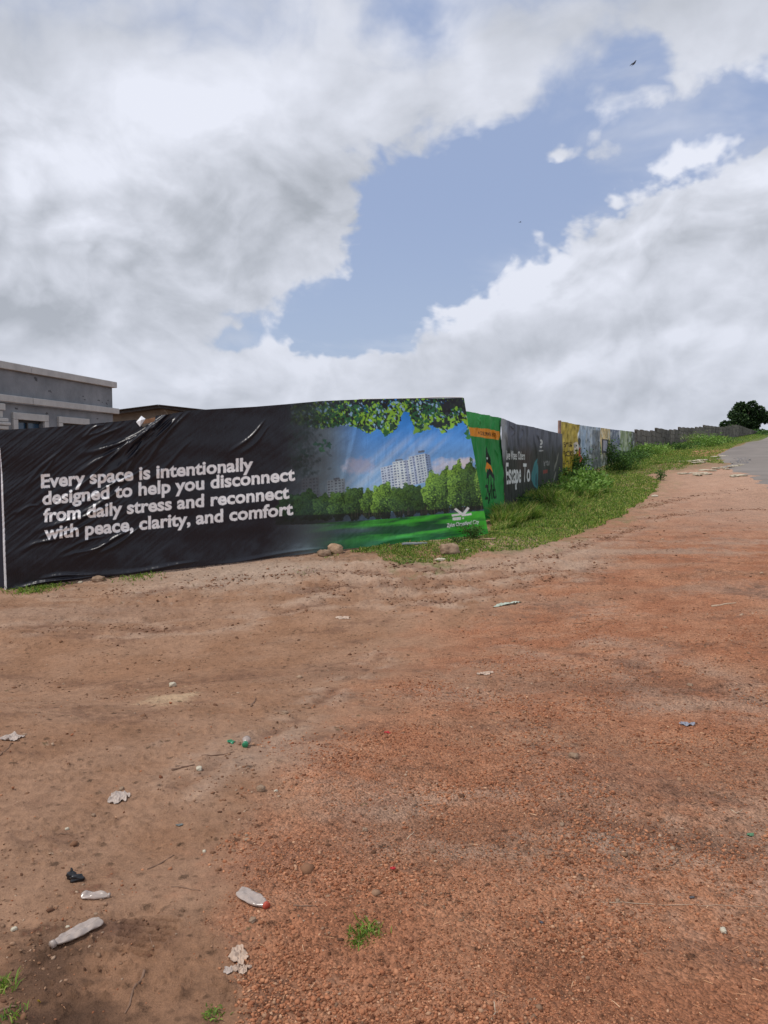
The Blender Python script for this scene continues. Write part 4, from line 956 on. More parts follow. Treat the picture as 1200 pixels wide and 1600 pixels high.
while x < 1181:
    w_ = 8.2 - 3.6 * (x - 985) / 190 ; x1 = x + w_
    Ya, Yb = wallY(x), wallY(x1); xm = (x + x1) / 2
    ty = float(np.interp(xm, [p[0] for p in WT], [p[1] for p in WT])); 
    A_ = at(x, ty, Ya); B_ = at(x1, ty, Yb)
    zt = max(A_[2], B_[2]) if True else 0; zt = (A_[2] + B_[2]) / 2
    ga_, gb_ = float(Hbase(A_[0], A_[1])), float(Hbase(B_[0], B_[1])); z0 = min(ga_, gb_) - 0.4
    ln = math.hypot(B_[0] - A_[0], B_[1] - A_[1]); fm = frame(Vector((A_[0], A_[1], 0)), (B_[0] - A_[0], B_[1] - A_[1]))
    b = MB(fm); nb = max(int((zt - z0) / 0.45), 3); hh = (zt - z0) / nb
    for k_ in range(nb): b.box(0.10, ln - 0.12, -0.11 + 0.015 * ((k_ * 7 + int(x)) % 3), 0.11, z0 + k_ * hh + 0.012, z0 + (k_ + 1) * hh - 0.012)
    wparts.append(b.build('panel', mconc, cwl))
    b = MB(fm); b.box(-0.02, ln + 0.0, -0.03, 0.05, z0, zt - 0.12); wparts.append(b.build('joint', mgap, cwl))
    x = x1
under(cwl, wparts)

# ------------------------------------------------------------------ unfinished building at the left
mrend = mat('grey_render', (0.15, 0.165, 0.185), 0.9, 0.2, col2=(0.25, 0.265, 0.29), vscale=1.3, bump=0.01, bscale=14)
t = mrend.node_tree
mcop = mat('cast_concrete', (0.36, 0.36, 0.36), 0.9, 0.2, col2=(0.50, 0.50, 0.49), vscale=2.2, bump=0.006, bscale=25)
mpatch = mat('dark_patch', (0.08, 0.085, 0.095), 0.95)
BF = frame(Vector((-9.04, 26.0, 0)), (-0.196, -0.981))     # x runs towards the camera, +y = behind?  facade outward is -y side
# outward direction must be +X
outw = (BF.to_3x3() @ Vector((0, 1, 0))).x
sg = 1 if outw > 0 else -1
gl = -0.55
bd = thing('unfinished_building', (-9.04, 26.0, gl), 'unfinished grey single storey building with concrete copings, above the banner at far left', 'building')
bp = []
def bx(name, m_, x0, x1, d0, d1, z0, z1, parent=None, bev=0.0):
    b_ = MB(BF); ya, yb = sorted((sg * d0, sg * d1)); b_.box(x0, x1, ya, yb, z0 + EYE, z1 + EYE, bev)
    o_ = b_.build(name, m_, parent or bd)
    if parent is None: bp.append(o_)
    return o_
LEN = 9.0
bx('wall', mrend, 0.04, LEN, -0.22, 0.0, 1.60, 2.42)                    # parapet
bx('wall', mrend, 0.04, 0.30, -8.0, -0.23, gl - EYE, 2.42)               # far end
bx('roof_slab', mrend, 0.31, LEN, -8.0, -0.23, 1.4, 1.58)
for x0, x1 in ((-0.10, 4.35), (4.37, 7.2), (7.22, LEN)):
    bx('coping', mcop, x0, x1, -0.30, 0.10, 2.425, 2.62, bev=0.012); bx('cornice', mcop, x0 - (0.06 if x0 < 0 else 0), x1, 0.003, 0.13, 1.56, 1.745, bev=0.012)
# lower wall with two openings; opening spans along the facade
def us(px_):     # distance along the facade from its far corner
    k_ = (px_ - 600) / F; return (26.0 - (14.2 / (-k_ * 1.002 + 0.2))) / 0.981 if False else (26.0 - 14.24 / (0.2 - k_)) / 0.981
w1 = (us(69.5), us(28)); w2 = (us(134), us(98))
zt_ = 1.12; zb = -0.35
cuts = sorted([w1, w2])
edges = [0.04] + [v for w_ in cuts for v in w_] + [LEN]
for i in range(0, len(edges), 2): bx('wall', mrend, edges[i], edges[i + 1], -0.22, 0.0, gl - EYE, 1.55)
for w_ in cuts:
    bx('wall', mrend, w_[0], w_[1], -0.22, 0.0, zt_, 1.55); bx('wall', mrend, w_[0], w_[1], -0.22, 0.0, gl - EYE, zb)
mglass = mat('blue_glass', (0.03, 0.07, 0.13), 0.15, 0.5)
for w_ in cuts:
    s_ = 0.19
    win = MB(BF)
    for (a0, a1, c0, c1) in ((w_[0] - s_, w_[1] + s_, zt_, zt_ + s_), (w_[0] - s_, w_[0], zb, zt_ - .003), (w_[1], w_[1] + s_, zb, zt_ - .003), (w_[0] - s_, w_[1] + s_, zb - s_, zb - .003)):
        ya, yb = sorted((sg * 0.003, sg * 0.07)); win.box(a0, a1, ya, yb, c0 + EYE, c1 + EYE, 0.01)
    wo_ = win.build('window', mcop, bd); bp.append(wo_)
    g_ = MB(BF); ya, yb = sorted((sg * -0.14, sg * -0.12)); g_.box(w_[0] + .002, w_[1] - .002, ya, yb, zb + EYE, zt_ + EYE); g_.build('pane', mglass, wo_)
    g_ = MB(BF); ya, yb = sorted((sg * -0.117, sg * -0.07))
    g_.box(w_[0] + .002, w_[1] - .002, ya, yb, zt_ - .06 + EYE, zt_ + EYE - .002); mdl = (w_[0] + w_[1]) / 2; g_.box(mdl - .03, mdl + .03, ya, yb, zb + EYE, zt_ - .063 + EYE); g_.build('frame', mat('dark_frame', (0.03, 0.03, 0.035), 0.5), wo_)
# stacked mouldings of the pilaster at the frame's left edge
u0 = us(4)
for k_, (z0, z1, d_, e_) in enumerate(((1.32, 1.50, .16, .0), (1.13, 1.31, .12, .06), (1.02, 1.12, .2, -.05), (0.93, 1.01, .24, -.09), (0.82, 0.92, .2, -.05), (0.52, 0.81, .12, .0), (-0.6, 0.51, .10, .04))):
    bx('moulding', mcop, u0 + e_, u0 + 0.6 - e_, 0.003, d_, z0, z1, bev=0.015)
r3 = random.Random(9)
for (px_, z_, s_) in ((82, 2.02, .16), (133, 2.0, .11), (136, 1.9, .09), (158, 1.95, .13), (172, 1.99, .1), (170, 1.86, .16), (171, 1.76, .1), (163, 1.9, .06), (30, 1.42, .12), (60, 2.3, .2), (155, 1.35, .12), (76, 1.36, .12)):
    u_ = us(px_); b_ = MB(BF); n2 = 9; pts = []
    for j in range(n2):
        a_ = 2 * math.pi * j / n2; rr_ = s_ * .7 * r3.uniform(.15, 1.0); pts.append((u_ + rr_ * 1.3 * math.cos(a_), rr_ * .5 * math.sin(a_) + z_ + EYE))
    b_.add([(p[0], sg * 0.004, p[1]) for p in pts] + [(p[0], sg * 0.001, p[1]) for p in pts], [tuple(range(n2))] + [(j, (j + 1) % n2, n2 + (j + 1) % n2, n2 + j) for j in range(n2)]); bp.append(b_.build('stain', mpatch, bd))
under(bd, bp)
for o_ in bd.children:
    for c_ in o_.children: c_.matrix_parent_inverse = Matrix.Identity(4)

# ------------------------------------------------------------------ shed with a tin roof behind it
sh = thing('tin_roof_shed', at(255, 700, 34), 'low block shed with rusty corrugated tin gable roof behind the banner notch', 'shed'); shp = []
mblk = mat('shed_block', (0.17, 0.15, 0.125), 0.95, col2=(0.27, 0.24, 0.20), vscale=3)
mtin = mat('rusty_tin', (0.03, 0.028, 0.028), 0.6, col2=(0.08, 0.072, 0.068), vscale=5)
def sx(px_, Y_=34.0): return (px_ - 600) / F * Y_
zl, zr, zm = zof(646, 34), zof(648, 34), zof(635, 34)
xl_, xr_, xm_ = sx(170), sx(345), sx(256)
b = MB(); 
for yy_ in (34.0, 39.0):
    b = MB(); b.add([(xl_ + .2, yy_, -0.6), (xr_ - .3, yy_, -0.6), (xr_ - .3, yy_, zr + EYE - .12), (xm_, yy_, zm + EYE - .12), (xl_ + .2, yy_, zl + EYE - .12), (xl_ + .2, yy_ + .18, -0.6), (xr_ - .3, yy_ + .18, -0.6), (xr_ - .3, yy_ + .18, zr + EYE - .12), (xm_, yy_ + .18, zm + EYE - .12), (xl_ + .2, yy_ + .18, zl + EYE - .12)],
          [(0, 1, 2, 3, 4), (9, 8, 7, 6, 5)] + [(i, i + 5, (i + 1) % 5 + 5, (i + 1) % 5) for i in range(5)]); shp.append(b.build('wall', mblk, sh))
def roof(x0, z0, x1, z1, name='roof_sheet'):
    # corrugations run from ridge to eave
    n_ = 150; ys_ = np.linspace(33.3, 39.6, n_); v = []; f = []
    for i, y_ in enumerate(ys_):
        w_ = 0.022 * math.sin(i * 2 * math.pi / 6)
        v += [(x0, y_, z0 + EYE + w_), (x1, y_, z1 + EYE + w_)]
    f = [(2 * i, 2 * i + 2, 2 * i + 3, 2 * i + 1) for i in range(n_ - 1)]
    b = MB(); b.add(v, f); b.add([(p[0], p[1], p[2] - .012) for p in v], [q[::-1] for q in f]); shp.append(b.build(name, mtin, sh))
roof(xm_ - .02, zof(632.5, 33.3), xl_ - .3, zof(645, 33.3)); roof(xm_ + .02, zof(632.5, 33.3), xr_ + .3, zof(643.5, 33.3))
b = MB()
for (x0, z0, x1, z1) in ((xm_, zof(634, 33.5), xl_, zof(646.5, 33.5)), (xm_, zof(634, 33.5), xr_, zof(645, 33.5))):
    b.add([(x0, 33.45, z0 + EYE - .10), (x1, 33.45, z1 + EYE - .10), (x1, 33.45, z1 + EYE), (x0, 33.45, z0 + EYE), (x0, 33.49, z0 + EYE - .10), (x1, 33.49, z1 + EYE - .10), (x1, 33.49, z1 + EYE), (x0, 33.49, z0 + EYE)], [(0, 1, 2, 3), (7, 6, 5, 4), (0, 4, 5, 1), (2, 6, 7, 3)])
shp.append(b.build('rafter', mtin, sh)); b = MB(); b.tube([(sx(202), 34.2, zof(643, 34) + EYE), (sx(202), 34.2, zof(637.5, 34) + EYE)], .03, 6); shp.append(b.build('roof_pin', mtin, sh))
under(sh, shp)

# ------------------------------------------------------------------ vegetation
mgrass = mat('grass_blade', rough=0.6, spec=0.25, attr='tint')
mleaf = mat('leaf', rough=0.55, spec=0.25, attr='tint')
def translucent(m_, w_, k_):
    t = m_.node_tree; b_ = t.nodes['Principled BSDF']; o_ = [n for n in t.nodes if n.type == 'OUTPUT_MATERIAL'][0]
    tr_ = t.nodes.new('ShaderNodeBsdfTranslucent'); mxs = t.nodes.new('ShaderNodeMixShader'); a_ = [n for n in t.nodes if n.type == 'ATTRIBUTE'][0]
    g_ = t.nodes.new('ShaderNodeMix'); g_.data_type = 'RGBA'; g_.blend_type = 'MULTIPLY'; g_.inputs[0].default_value = 1; g_.inputs[7].default_value = (*k_, 1)
    t.links.new(a_.outputs['Color'], g_.inputs[6]); t.links.new(g_.outputs[2], tr_.inputs['Color'])
    mxs.inputs[0].default_value = w_; t.links.new(b_.outputs[0], mxs.inputs[1]); t.links.new(tr_.outputs[0], mxs.inputs[2]); t.links.new(mxs.outputs[0], o_.inputs[0])
translucent(mgrass, .35, (1.3, 1.25, .8)); translucent(mleaf, .3, (1.25, 1.25, .85))
mcrown = mat('crown_leaf', rough=0.6, spec=0.2, attr='tint')
def leaves(P, size, dirv, tint, name, m_, parent=None, shape='blade', droop=0.3):
    """each leaf: 6 verts bent strip"""
    n = len(P); d = dirv / np.linalg.norm(dirv, axis=1, keepdims=True)
    side = np.cross(d, rng.normal(size=(n, 3))); side /= np.linalg.norm(side, axis=1, keepdims=True) + 1e-9
    L1, Wd = size[:, :1], size[:, 1:2]; down = np.array([0, 0, -1.0])
    p0 = P; p1 = P + d * L1 * 0.5; p2 = P + d * L1 + down * L1 * droop
    if shape == 'blade':
        V_ = np.stack([p0 - side * Wd * .5, p0 + side * Wd * .5, p1 + side * Wd * .42, p1 - side * Wd * .42, p2], 1)
        f = np.array([[0, 1, 2], [0, 2, 3], [3, 2, 4]])
        k_ = 5
    else:
        V_ = np.stack([p0, p1 + side * Wd * .5, p2, p1 - side * Wd * .5], 1); f = np.array([[0, 1, 2], [0, 2, 3]]); k_ = 4
    Fc = (f[None] + (np.arange(n) * k_)[:, None, None]).reshape(-1, 3)
    o_ = mesh_np(name, V_.reshape(-1, 3), Fc, m_, parent); colattr(o_, 'tint', np.repeat(tint, k_, 0)); return o_
GP = [lin(c) for c in ((108, 138, 56), (128, 156, 66), (88, 116, 48), (152, 172, 86), (172, 166, 106), (76, 102, 48))]
def tints(n, pal, w, jit=0.18):
    return np.clip(np.array(pal)[rng.choice(len(pal), n, p=w)] * rng.uniform(1 - jit, 1 + jit, (n, 1)), 0, 1)
def grass_patch(name, Xg, Yg, hgt, wid, w=(.22, .15, .22, .10, .17, .14)):
    n = len(Xg); Zg = H(Xg, Yg) - 0.01; an_ = rng.uniform(0, 2 * np.pi, n); ln_ = rng.uniform(0.15, 0.75, n)
    dv = np.stack([np.cos(an_) * ln_, np.sin(an_) * ln_, np.ones(n)], -1)
    return leaves(np.c_[Xg, Yg, Zg], np.c_[hgt, wid], dv, tints(n, GP, w), name, mgrass)
# verge: sample in plan with distance dependent density
Xg, Yg, rg = [], [], []
N0 = 1500000
r_ = 11.5 * (200 / 11.5) ** (rng.uniform(0, 1, N0) ** 1.0); a_ = np.radians(rng.uniform(-3.5, 27, N0))
Xg, Yg = r_ * np.sin(a_), r_ * np.cos(a_)
k_ = grass_mask(Xg, Yg); Xg, Yg, r_ = Xg[k_], Yg[k_], r_[k_]
# keep in front of the fences
fl_x = [PA[0], PB[0], P2A[0] , P2B[0], P3B[0], P4B[0], at(1060, 697, 100)[0], at(1120, 685, 140)[0], at(1182, 678, 185)[0]]
fl_y = [PA[1], PB[1], P2A[1], P2B[1], P3B[1], P4B[1], 100, 140, 185]
fy = np.interp(Xg, fl_x, fl_y); k_ = Yg < fy - 0.1
k_ &= road_in(Xg, Yg) < 0.1
Xg, Yg, r_, fy = Xg[k_], Yg[k_], r_[k_], fy[k_]
dens_ = sstep(-0.7, -0.1, fbm(Xg * 0.6, Yg * 0.6, 3)); distf = np.clip((fy - Yg), 0, 8)
# distance to the dirt side, by testing shifted points
edge = grass_mask(Xg + 0.7 + 0.012 * r_, Yg - 1.0 - 0.03 * r_)
keep = rng.uniform(0, 1, len(Xg)) < np.where(edge, 0.95, 0.30 + 0.5 * sstep(-.15, .35, fbm(Xg * 1.8 + 9, Yg * 1.2, 3))) * (0.35 + 0.65 * dens_) * np.where(Yg < 15.5, 1.0, 1)
Xg, Yg, r_, fy, edge = Xg[keep], Yg[keep], r_[keep], fy[keep], edge[keep]
print('grass blades', len(Xg))
mx_ = 200000
if len(Xg) > mx_:
    s_ = rng.choice(len(Xg), mx_, replace=False); Xg, Yg, r_, fy, edge = Xg[s_], Yg[s_], r_[s_], fy[s_], edge[s_]
tall = sstep(-0.2, 0.4, fbm(Xg * 0.5 + 20, Yg * 0.3, 3))
hg = np.where(edge, 0.15 + 0.34 * tall * sstep(9, 2, fy - Yg) + .1 * tall, 0.10) * rng.uniform(0.5, 1.25, len(Xg)); hg *= np.where(Yg < 16, 0.6, 1.25)
hg *= np.where((road_in(Xg, Yg) > -7) & (Yg > 26), 0.75, 1.0) 
wg = 0.006 + 0.00055 * r_
print('kept', len(Xg))
struct(grass_patch('verge_grass', Xg, Yg, hg, wg * rng.uniform(.7, 1.4, len(Xg))), 'stuff')
# small grass along the banner's foot
pts = [G(x_, y_) for x_, y_ in [(rng.uniform(25, 70), 0) for _ in range(0)]]
def tuft(px_, py_, n, h_, spread, label, group=None, w=(.3, .25, .25, .1, .02, .08), grow=0.0045):
    c_ = G(px_, py_); Xa = c_.x + rng.normal(0, spread, n); Ya = c_.y + rng.normal(0, spread, n)
    nn = len(Xa); Za = H(Xa, Ya) - .004 - c_.z; an_ = rng.uniform(0, 2 * np.pi, nn); ln_ = rng.uniform(.3, 1.3, nn)
    dv = np.stack([np.cos(an_) * ln_, np.sin(an_) * ln_, np.ones(nn)], -1)
    root = thing('grass_tuft', c_, label, 'grass', group)
    struct(leaves(np.c_[Xa - c_.x, Ya - c_.y, Za], np.c_[h_ * rng.uniform(.5, 1.2, nn), np.full(nn, grow)], dv, tints(nn, GP, w), 'blades', mgrass, root), 'stuff')
    return root
tuft(570, 1458, 170, 0.045, 0.028, 'fresh green grass tuft alone on the red gravel'); tuft(556, 1474, 60, 0.03, 0.014, 'tiny grass sprig just below left of the tuft on the red gravel')
tuft(4, 1548, 60, 0.06, 0.02, 'grass sprig at the left edge by the dark damp soil'); tuft(333, 1588, 60, 0.03, 0.018, 'sparse grass sprig at the bottom edge left of the gravel'); tuft(20, 1592, 40, 0.035, 0.02, 'low grass sprig at the bottom left corner')
tuft(45, 923, 260, 0.12, 0.17, 'low grass at the foot of the banner, nearest its white left edge', grow=.012); tuft(75, 917, 160, 0.11, 0.15, 'low grass at the banner foot left of the stone', grow=.012); tuft(216, 901, 220, 0.10, 0.18, 'thin grass at the banner foot right of the stone', grow=.012)
tuft(516, 868, 60, 0.06, 0.09, 'sparse grass right under the pair of broken blocks', grow=.012); tuft(470, 893, 30, .03, .1, 'faint grass on the pale earth before the banner', grow=.01)
# weeds and shrubs
def weed(px_, py_, h_, w_, nl, lsz, label, pal=None, group=None, name='weed_bush', cat='plant', Yf=None):
    c_ = G(px_, py_); root = thing(name, c_, label, cat, group)
    ns = 9; b_ = MB(); tips = []
    for i in range(ns):
        a0 = rng.uniform(0, 6.28); q = rng.uniform(0.2, 1) * w_ * .5
        mid2 = Vector((math.cos(a0) * q * .4, math.sin(a0) * q * .4, h_ * .5)); tip = Vector((math.cos(a0) * q, math.sin(a0) * q, h_ * rng.uniform(.5, .92)))
        b_.tube([(0, 0, -.03), mid2, tip], [.012 * h_ + .004, .008 * h_ + .003, .003], 4); tips.append((mid2, tip))
    st = b_.build('stem', mat_stem, root)
    P_ = []; D_ = []
    for i in range(nl):
        m1, t1 = tips[rng.integers(ns)]; u_ = rng.uniform(0, 1) ** .8
        base_ = (Vector((0, 0, 0)) * (1 - u_) * (1 - u_) + m1 * 2 * u_ * (1 - u_) + t1 * u_ * u_) if u_ < 1 else t1
        off = np.clip(rng.normal(0, .13, 3), -.24, .24) * w_; off[2] = off[2] * min(1, h_ / w_); p = np.array(base_) + off; p[2] = max(p[2], .02)
        P_.append(p); dv = np.array([off[0], off[1], abs(off[2]) + .25 * w_]) + rng.normal(0, .12 * w_, 3); D_.append(dv)
    pal = pal or GP; n = nl
    leaves(np.array(P_), np.c_[lsz * rng.uniform(.7, 1.3, n), lsz * .5 * rng.uniform(.7, 1.2, n)], np.array(D_), tints(n, pal, np.ones(len(pal)) / len(pal), .25), 'foliage', mleaf, root, 'leaf')['kind'] = 'stuff'
    return root
mat_stem = mat('green_stem', (0.07, 0.10, 0.03), 0.8)
DK = [lin(c) for c in ((62, 94, 46), (78, 112, 54), (52, 80, 42), (96, 130, 66))]
LT = [lin(c) for c in ((104, 142, 60), (124, 160, 74), (88, 122, 52), (138, 168, 92))]
weed(739, 841, 0.25, 0.42, 420, .05, 'small leafy weed at the lower right corner of the long banner', DK)
weed(714, 848, 0.10, 0.3, 120, .04, 'low weed under the white emblem of the long banner', DK)
weed(884, 762, .95, 1.5, 900, .13, 'dark leafy bush in front of the yellow banner', DK)
weed(905, 752, 1.35, 1.5, 950, .13, 'leafy bush below the orange streak at the right of the yellow banner', DK)
weed(926, 742, 2.4, 1.6, 1000, .14, 'tallest leafy bush climbing the pale blue banner', DK)
weed(948, 738, 2.0, 1.6, 800, .15, 'dark bush in front of the narrow cream banner', DK)
weed(866, 770, 0.9, 1.6, 700, .12, 'bright weed bush at the foot of the dark banner, its right end', LT)
weed(843, 782, 0.6, 1.6, 600, .11, 'low weeds under the teal streak of the dark banner', DK)
weed(812, 795, 0.45, 1.4, 500, .10, 'low dark weeds under the tall white words of the dark banner', DK)
weed(925, 772, 0.9, 2.0, 1100, .16, 'broad pale green bush in the middle of the verge', LT)
weed(900, 780, 0.6, 1.8, 800, .14, 'pale low weeds left of the broad pale bush on the verge', LT)
weed(975, 735, 1.2, 2.6, 1300, .14, 'dark rounded bush below the grey streaked banner', DK)
weed(998, 722, .8, 3.0, 1200, .15, 'rounded bush where the banners meet the concrete wall', DK)
weed(1022, 712, .9, 4.4, 1500, .17, 'light leafy mound at the left end of the concrete wall', LT)
weed(1032, 752, 0.50, 0.55, 300, .07, 'small dark weed standing alone at the edge of the red dirt', DK)
weed(1088, 696, 1.5, 3.2, 1100, .2, 'pale flowering bush against the middle of the concrete wall', [lin((120, 140, 80)), lin((88, 120, 50)), lin((150, 160, 116))])
weed(1108, 698, 1.2, 4.2, 1100, .2, 'bright green bush right of the flowering bush at the concrete wall', LT)
weed(1062, 704, .7, 4.0, 700, .18, 'low bush at the concrete wall left of the flowering bush', DK)
weed(1122, 694, .8, 5.0, 800, .2, 'dark low bush at the wall where its top turns pale', DK)

# tree at the crest
def tree(px_, Y_, label):
    base = Vector(at(px_, 676, Y_)); root = thing('broadleaf_tree', (base.x, base.y, float(Hbase(base.x, base.y))), label, 'tree'); z0 = root.location.z
    u_ = Y_ / F
    b_ = MB(); tz = zof(655, Y_) + EYE - z0
    b_.tube([(0, 0, -.4), (.1, 0, tz * .45), (-.1, 0, tz)], [.5, .38, .3], 8)
    lobes = [(1162, 644, 13, 13), (1175, 652, 14, 13), (1150, 657, 12, 10), (1165, 660, 16, 10), (1188, 652, 8, 8), (1190, 655, 7, 5), (1138, 664, 7, 6), (1182, 664, 9, 7), (1157, 637, 8, 8), (1168, 635, 7, 6), (1147, 648, 7, 6), (1134, 667, 4, 4), (1178, 643, 8, 7)]
    P_ = []; D_ = []; core = []
    for lx, ly, rx_, ry_ in lobes:
        c_ = np.array([(lx - px_) * u_, rng.uniform(-2, 2), zof(ly, Y_) + EYE - z0])
        b_.tube([(-.1, 0, tz * .8), tuple(c_ * .6 + np.array([0, 0, tz * .3])), tuple(c_)], [.22, .13, .05], 5)
        n = int(rx_ * ry_ * 9); v = rng.normal(size=(n, 3)); v /= np.linalg.norm(v, axis=1, keepdims=True); rr2 = rng.uniform(.45, 1.06, (n, 1)) ** .6
        bump_ = 1 + .14 * np.sin(v[:, :1] * 7 + lx) * np.cos(v[:, 2:] * 6 + ly)
        P_.append(c_ + v * rr2 * bump_ * np.array([rx_ * u_, (rx_ + ry_) * .5 * u_, ry_ * u_])); D_.append(v + rng.normal(0, .5, (n, 3)))
    P_ = np.vstack(P_); D_ = np.vstack(D_); n = len(P_)
    b_.build('trunk', mat('bark', (0.09, 0.07, 0.05), 0.9, var=.3), root)
    leaves(P_, np.c_[rng.uniform(.4, .75, n), rng.uniform(.3, .5, n)], D_, tints(n, [lin((46, 66, 38)), lin((62, 84, 44)), lin((34, 50, 32))], [.4, .3, .3], .3), 'crown', mcrown, root, 'leaf', .15)['kind'] = 'stuff'
    return root
tree(1163, 192, 'dark round tree on the crest of the hill behind the end of the concrete wall')
for (px_, Y_, s_) in ((1186, 205, 1.0), (1197, 200, 1.2), (1178, 196, .8)):
    pass
def hedge(px_, py_, Y_, w_, h_, n, label):
    p = Vector(at(px_, py_, Y_)); root = thing('distant_bush', (p.x, p.y, float(Hbase(p.x, p.y))), label, 'bush')
    v = rng.normal(size=(n, 3)); v /= np.linalg.norm(v, axis=1, keepdims=True); P_ = v * rng.uniform(.5, 1, (n, 1)) * np.array([w_, w_ * .6, h_]); P_[:, 2] = np.abs(P_[:, 2])
    leaves(P_, np.c_[np.full(n, .5), np.full(n, .4)], v, tints(n, DK, [.25] * 4, .3), 'foliage', mleaf, root, 'leaf')['kind'] = 'stuff'; return root
hedge(1187, 678, 186, 3.4, 1.1, 600, 'dark green bush low on the hill crest right of the tree'); hedge(1201, 680, 180, 3.2, .9, 500, 'dark green bush at the right edge on the hill crest')

# ------------------------------------------------------------------ rocks
mrock = mat('sand_rock', (0.28, 0.18, 0.11), 0.95, 0.15, col2=(0.52, 0.37, 0.25), vscale=9, bump=0.012, bscale=22)
mrock2 = mat('dark_rock', (0.18, 0.115, 0.075), 0.95, 0.15, col2=(0.42, 0.30, 0.21), vscale=7, bump=0.012, bscale=22)
mpale = mat('pale_stone', (0.42, 0.37, 0.28), 0.95, 0.15, col2=(0.62, 0.56, 0.44), vscale=4, bump=0.01, bscale=12)
I3V, I3F = ico2(3)
def rock(name, px_, py_, sx_, sy_, sz_, label, m_=None, cat='rock', rot=0, seed=1, rough_=0.25, group=None, blocky=0.5, parent=None, off=(0, 0, 0), sink=.2):
    c_ = G(px_, py_) if parent is None else Vector(off)
    v = I3V.copy(); m8 = np.abs(v).max(1, keepdims=True); v = v * (1 - blocky) + v / m8 * blocky * .85
    q = fbm(v[:, 0] * 1.3 + seed * 3.1, v[:, 1] * 1.3 + v[:, 2] * 1.7 + seed, 4, .6)[:, None]; q2 = fbm(v[:, 0] * 4 + seed, v[:, 2] * 4 + v[:, 1] * 3, 3, .6)[:, None]
    v = v * (1 + rough_ * q * 1.6 + rough_ * .35 * q2); v = v * np.array([sx_, sy_, sz_]) * .5
    cr, sr = math.cos(rot), math.sin(rot); v = np.c_[v[:, 0] * cr - v[:, 1] * sr, v[:, 0] * sr + v[:, 1] * cr, v[:, 2] + sz_ * (.5 - sink)]
    o_ = mesh_np(name, v, I3F, m_ or mrock, parent, True); o_.location = c_
    for p_ in o_.data.polygons: pass
    return tag(o_, label, cat, group) if parent is None else o_
rock('rock', 507, 868, .24, .2, .12, 'reddish broken block lying left of the paler block at the banner foot', mrock2, rot=.4, seed=1)
rock('rock', 524, 864, .26, .2, .19, 'pale tilted block in front of the banner where the lawn print begins', mrock, rot=-.5, seed=2)
rock('rock', 545, 852, .26, .18, .14, 'dark stone half hidden in grass at the foot of the printed lawn', mrock2, rot=.1, seed=3)
rock('rock', 703, 865, .32, .26, .2, 'larger stone with a pale top in the grass below the white emblem', mrock2, rot=.2, seed=4)
rock('rock', 688, 877, .16, .1, .05, 'small flat pale stone before the larger stone in the grass', mpale, rot=.2, seed=5); rock('rock', 730, 860, .07, .05, .03, 'tiny white pebble right of the larger stone in the grass', mpale, seed=6)
rock('rock', 154, 908, .19, .14, .10, 'brown stone at the banner foot below the slogan', mrock2, rot=.3, seed=7); rock('rock', 126, 911, .07, .06, .04, 'small pale pebble left of the brown stone at the banner foot', mpale, seed=8)
rock('rock', 762, 843, .3, .12, .03, 'flat grey slab lying below the lower right corner of the banner', mrock2, seed=21, rot=.1); rock('rock', 1023, 776, .22, .16, .09, 'lone white stone on the grass edge beside the red dirt', mpale, seed=9)
rock('rock', 648, 852, .5, .1, .04, 'grey plank-like slab under the bottom edge of the printed lawn', mat('grey_slab', (.25, .27, .29), .8), seed=10, rot=.2, blocky=.9, rough_=.1)
sl = [(1068, 741), (1083, 739.5), (1097, 739), (1101, 735.5), (1113, 736), (1118, 732.5), (1128, 731.5), (1135, 733.5), (1142, 730), (1150, 729), (1104, 741.5), (1158, 727), (1090, 743), (1147, 745), (1155, 744)]
sl2 = [(1070, 722), (1080, 721.5), (1090, 720.5), (1098, 719.5), (1116, 714.5), (1126, 713), (1131, 713.5), (1086, 724), (1096, 723)]
for i, (x_, y_) in enumerate(sl):
    rock('slab_stone', x_, y_, rng.uniform(.25, .42), rng.uniform(.5, 1.0), .09, 'flat pale stone in the front row crossing the dirt beside the road', mpale, 'stone', rot=rng.uniform(-.5, .5), seed=30 + i, group='flat pale stones in the front row', blocky=.7)
for i, (x_, y_) in enumerate(sl2):
    rock('slab_stone', x_, y_, rng.uniform(.3, .5), rng.uniform(.6, 1.0), .09, 'flat pale stone in the rear row, up the verge from the front row', mpale, 'stone', rot=rng.uniform(-.5, .5), seed=60 + i, group='flat pale stones in the rear row', blocky=.7)

# ------------------------------------------------------------------ litter
mtwig = mat('dry_twig', (0.20, 0.12, 0.08), 0.9, var=.3, vscale=30); mtwigl = mat('pale_straw', (0.45, 0.34, 0.24), 0.85, var=.2, vscale=30)
def twig(pts, rad, label, m_=None, name='twig', lift=.3, cat='twig'):
    W_ = [G(x_, y_) for x_, y_ in pts]; o0 = W_[0].copy(); b_ = MB(); P_ = []
    for i in range(len(W_) - 1):
        for k_ in range(3):
            q = W_[i].lerp(W_[i + 1], k_ / 3); q.z = float(H(np.array([q.x]), np.array([q.y]))[0]) + rad * lift; P_.append(q - o0)
    q = W_[-1].copy(); q.z += rad * lift; P_.append(q - o0)
    n_ = len(P_); b_.tube(P_, [rad * (1 - .55 * i / n_) * (1 + .2 * math.sin(i * 2.3)) for i in range(n_)], 6)
    o_ = b_.build(name, m_ or mtwig, None, True); o_.location = o0; return tag(o_, label, cat)
twig([(226, 1524), (216, 1540), (206, 1556), (203, 1570), (195, 1584)], .0045, 'bent dark twig standing out near the bottom, right of the damp soil')
twig([(268, 1387), (285, 1388), (302, 1392), (313, 1396)], .003, 'short curved twig left of the capped crushed bottle'); twig([(230, 1357), (250, 1348), (272, 1335)], .0035, 'slanting twig up and left of the capped crushed bottle')
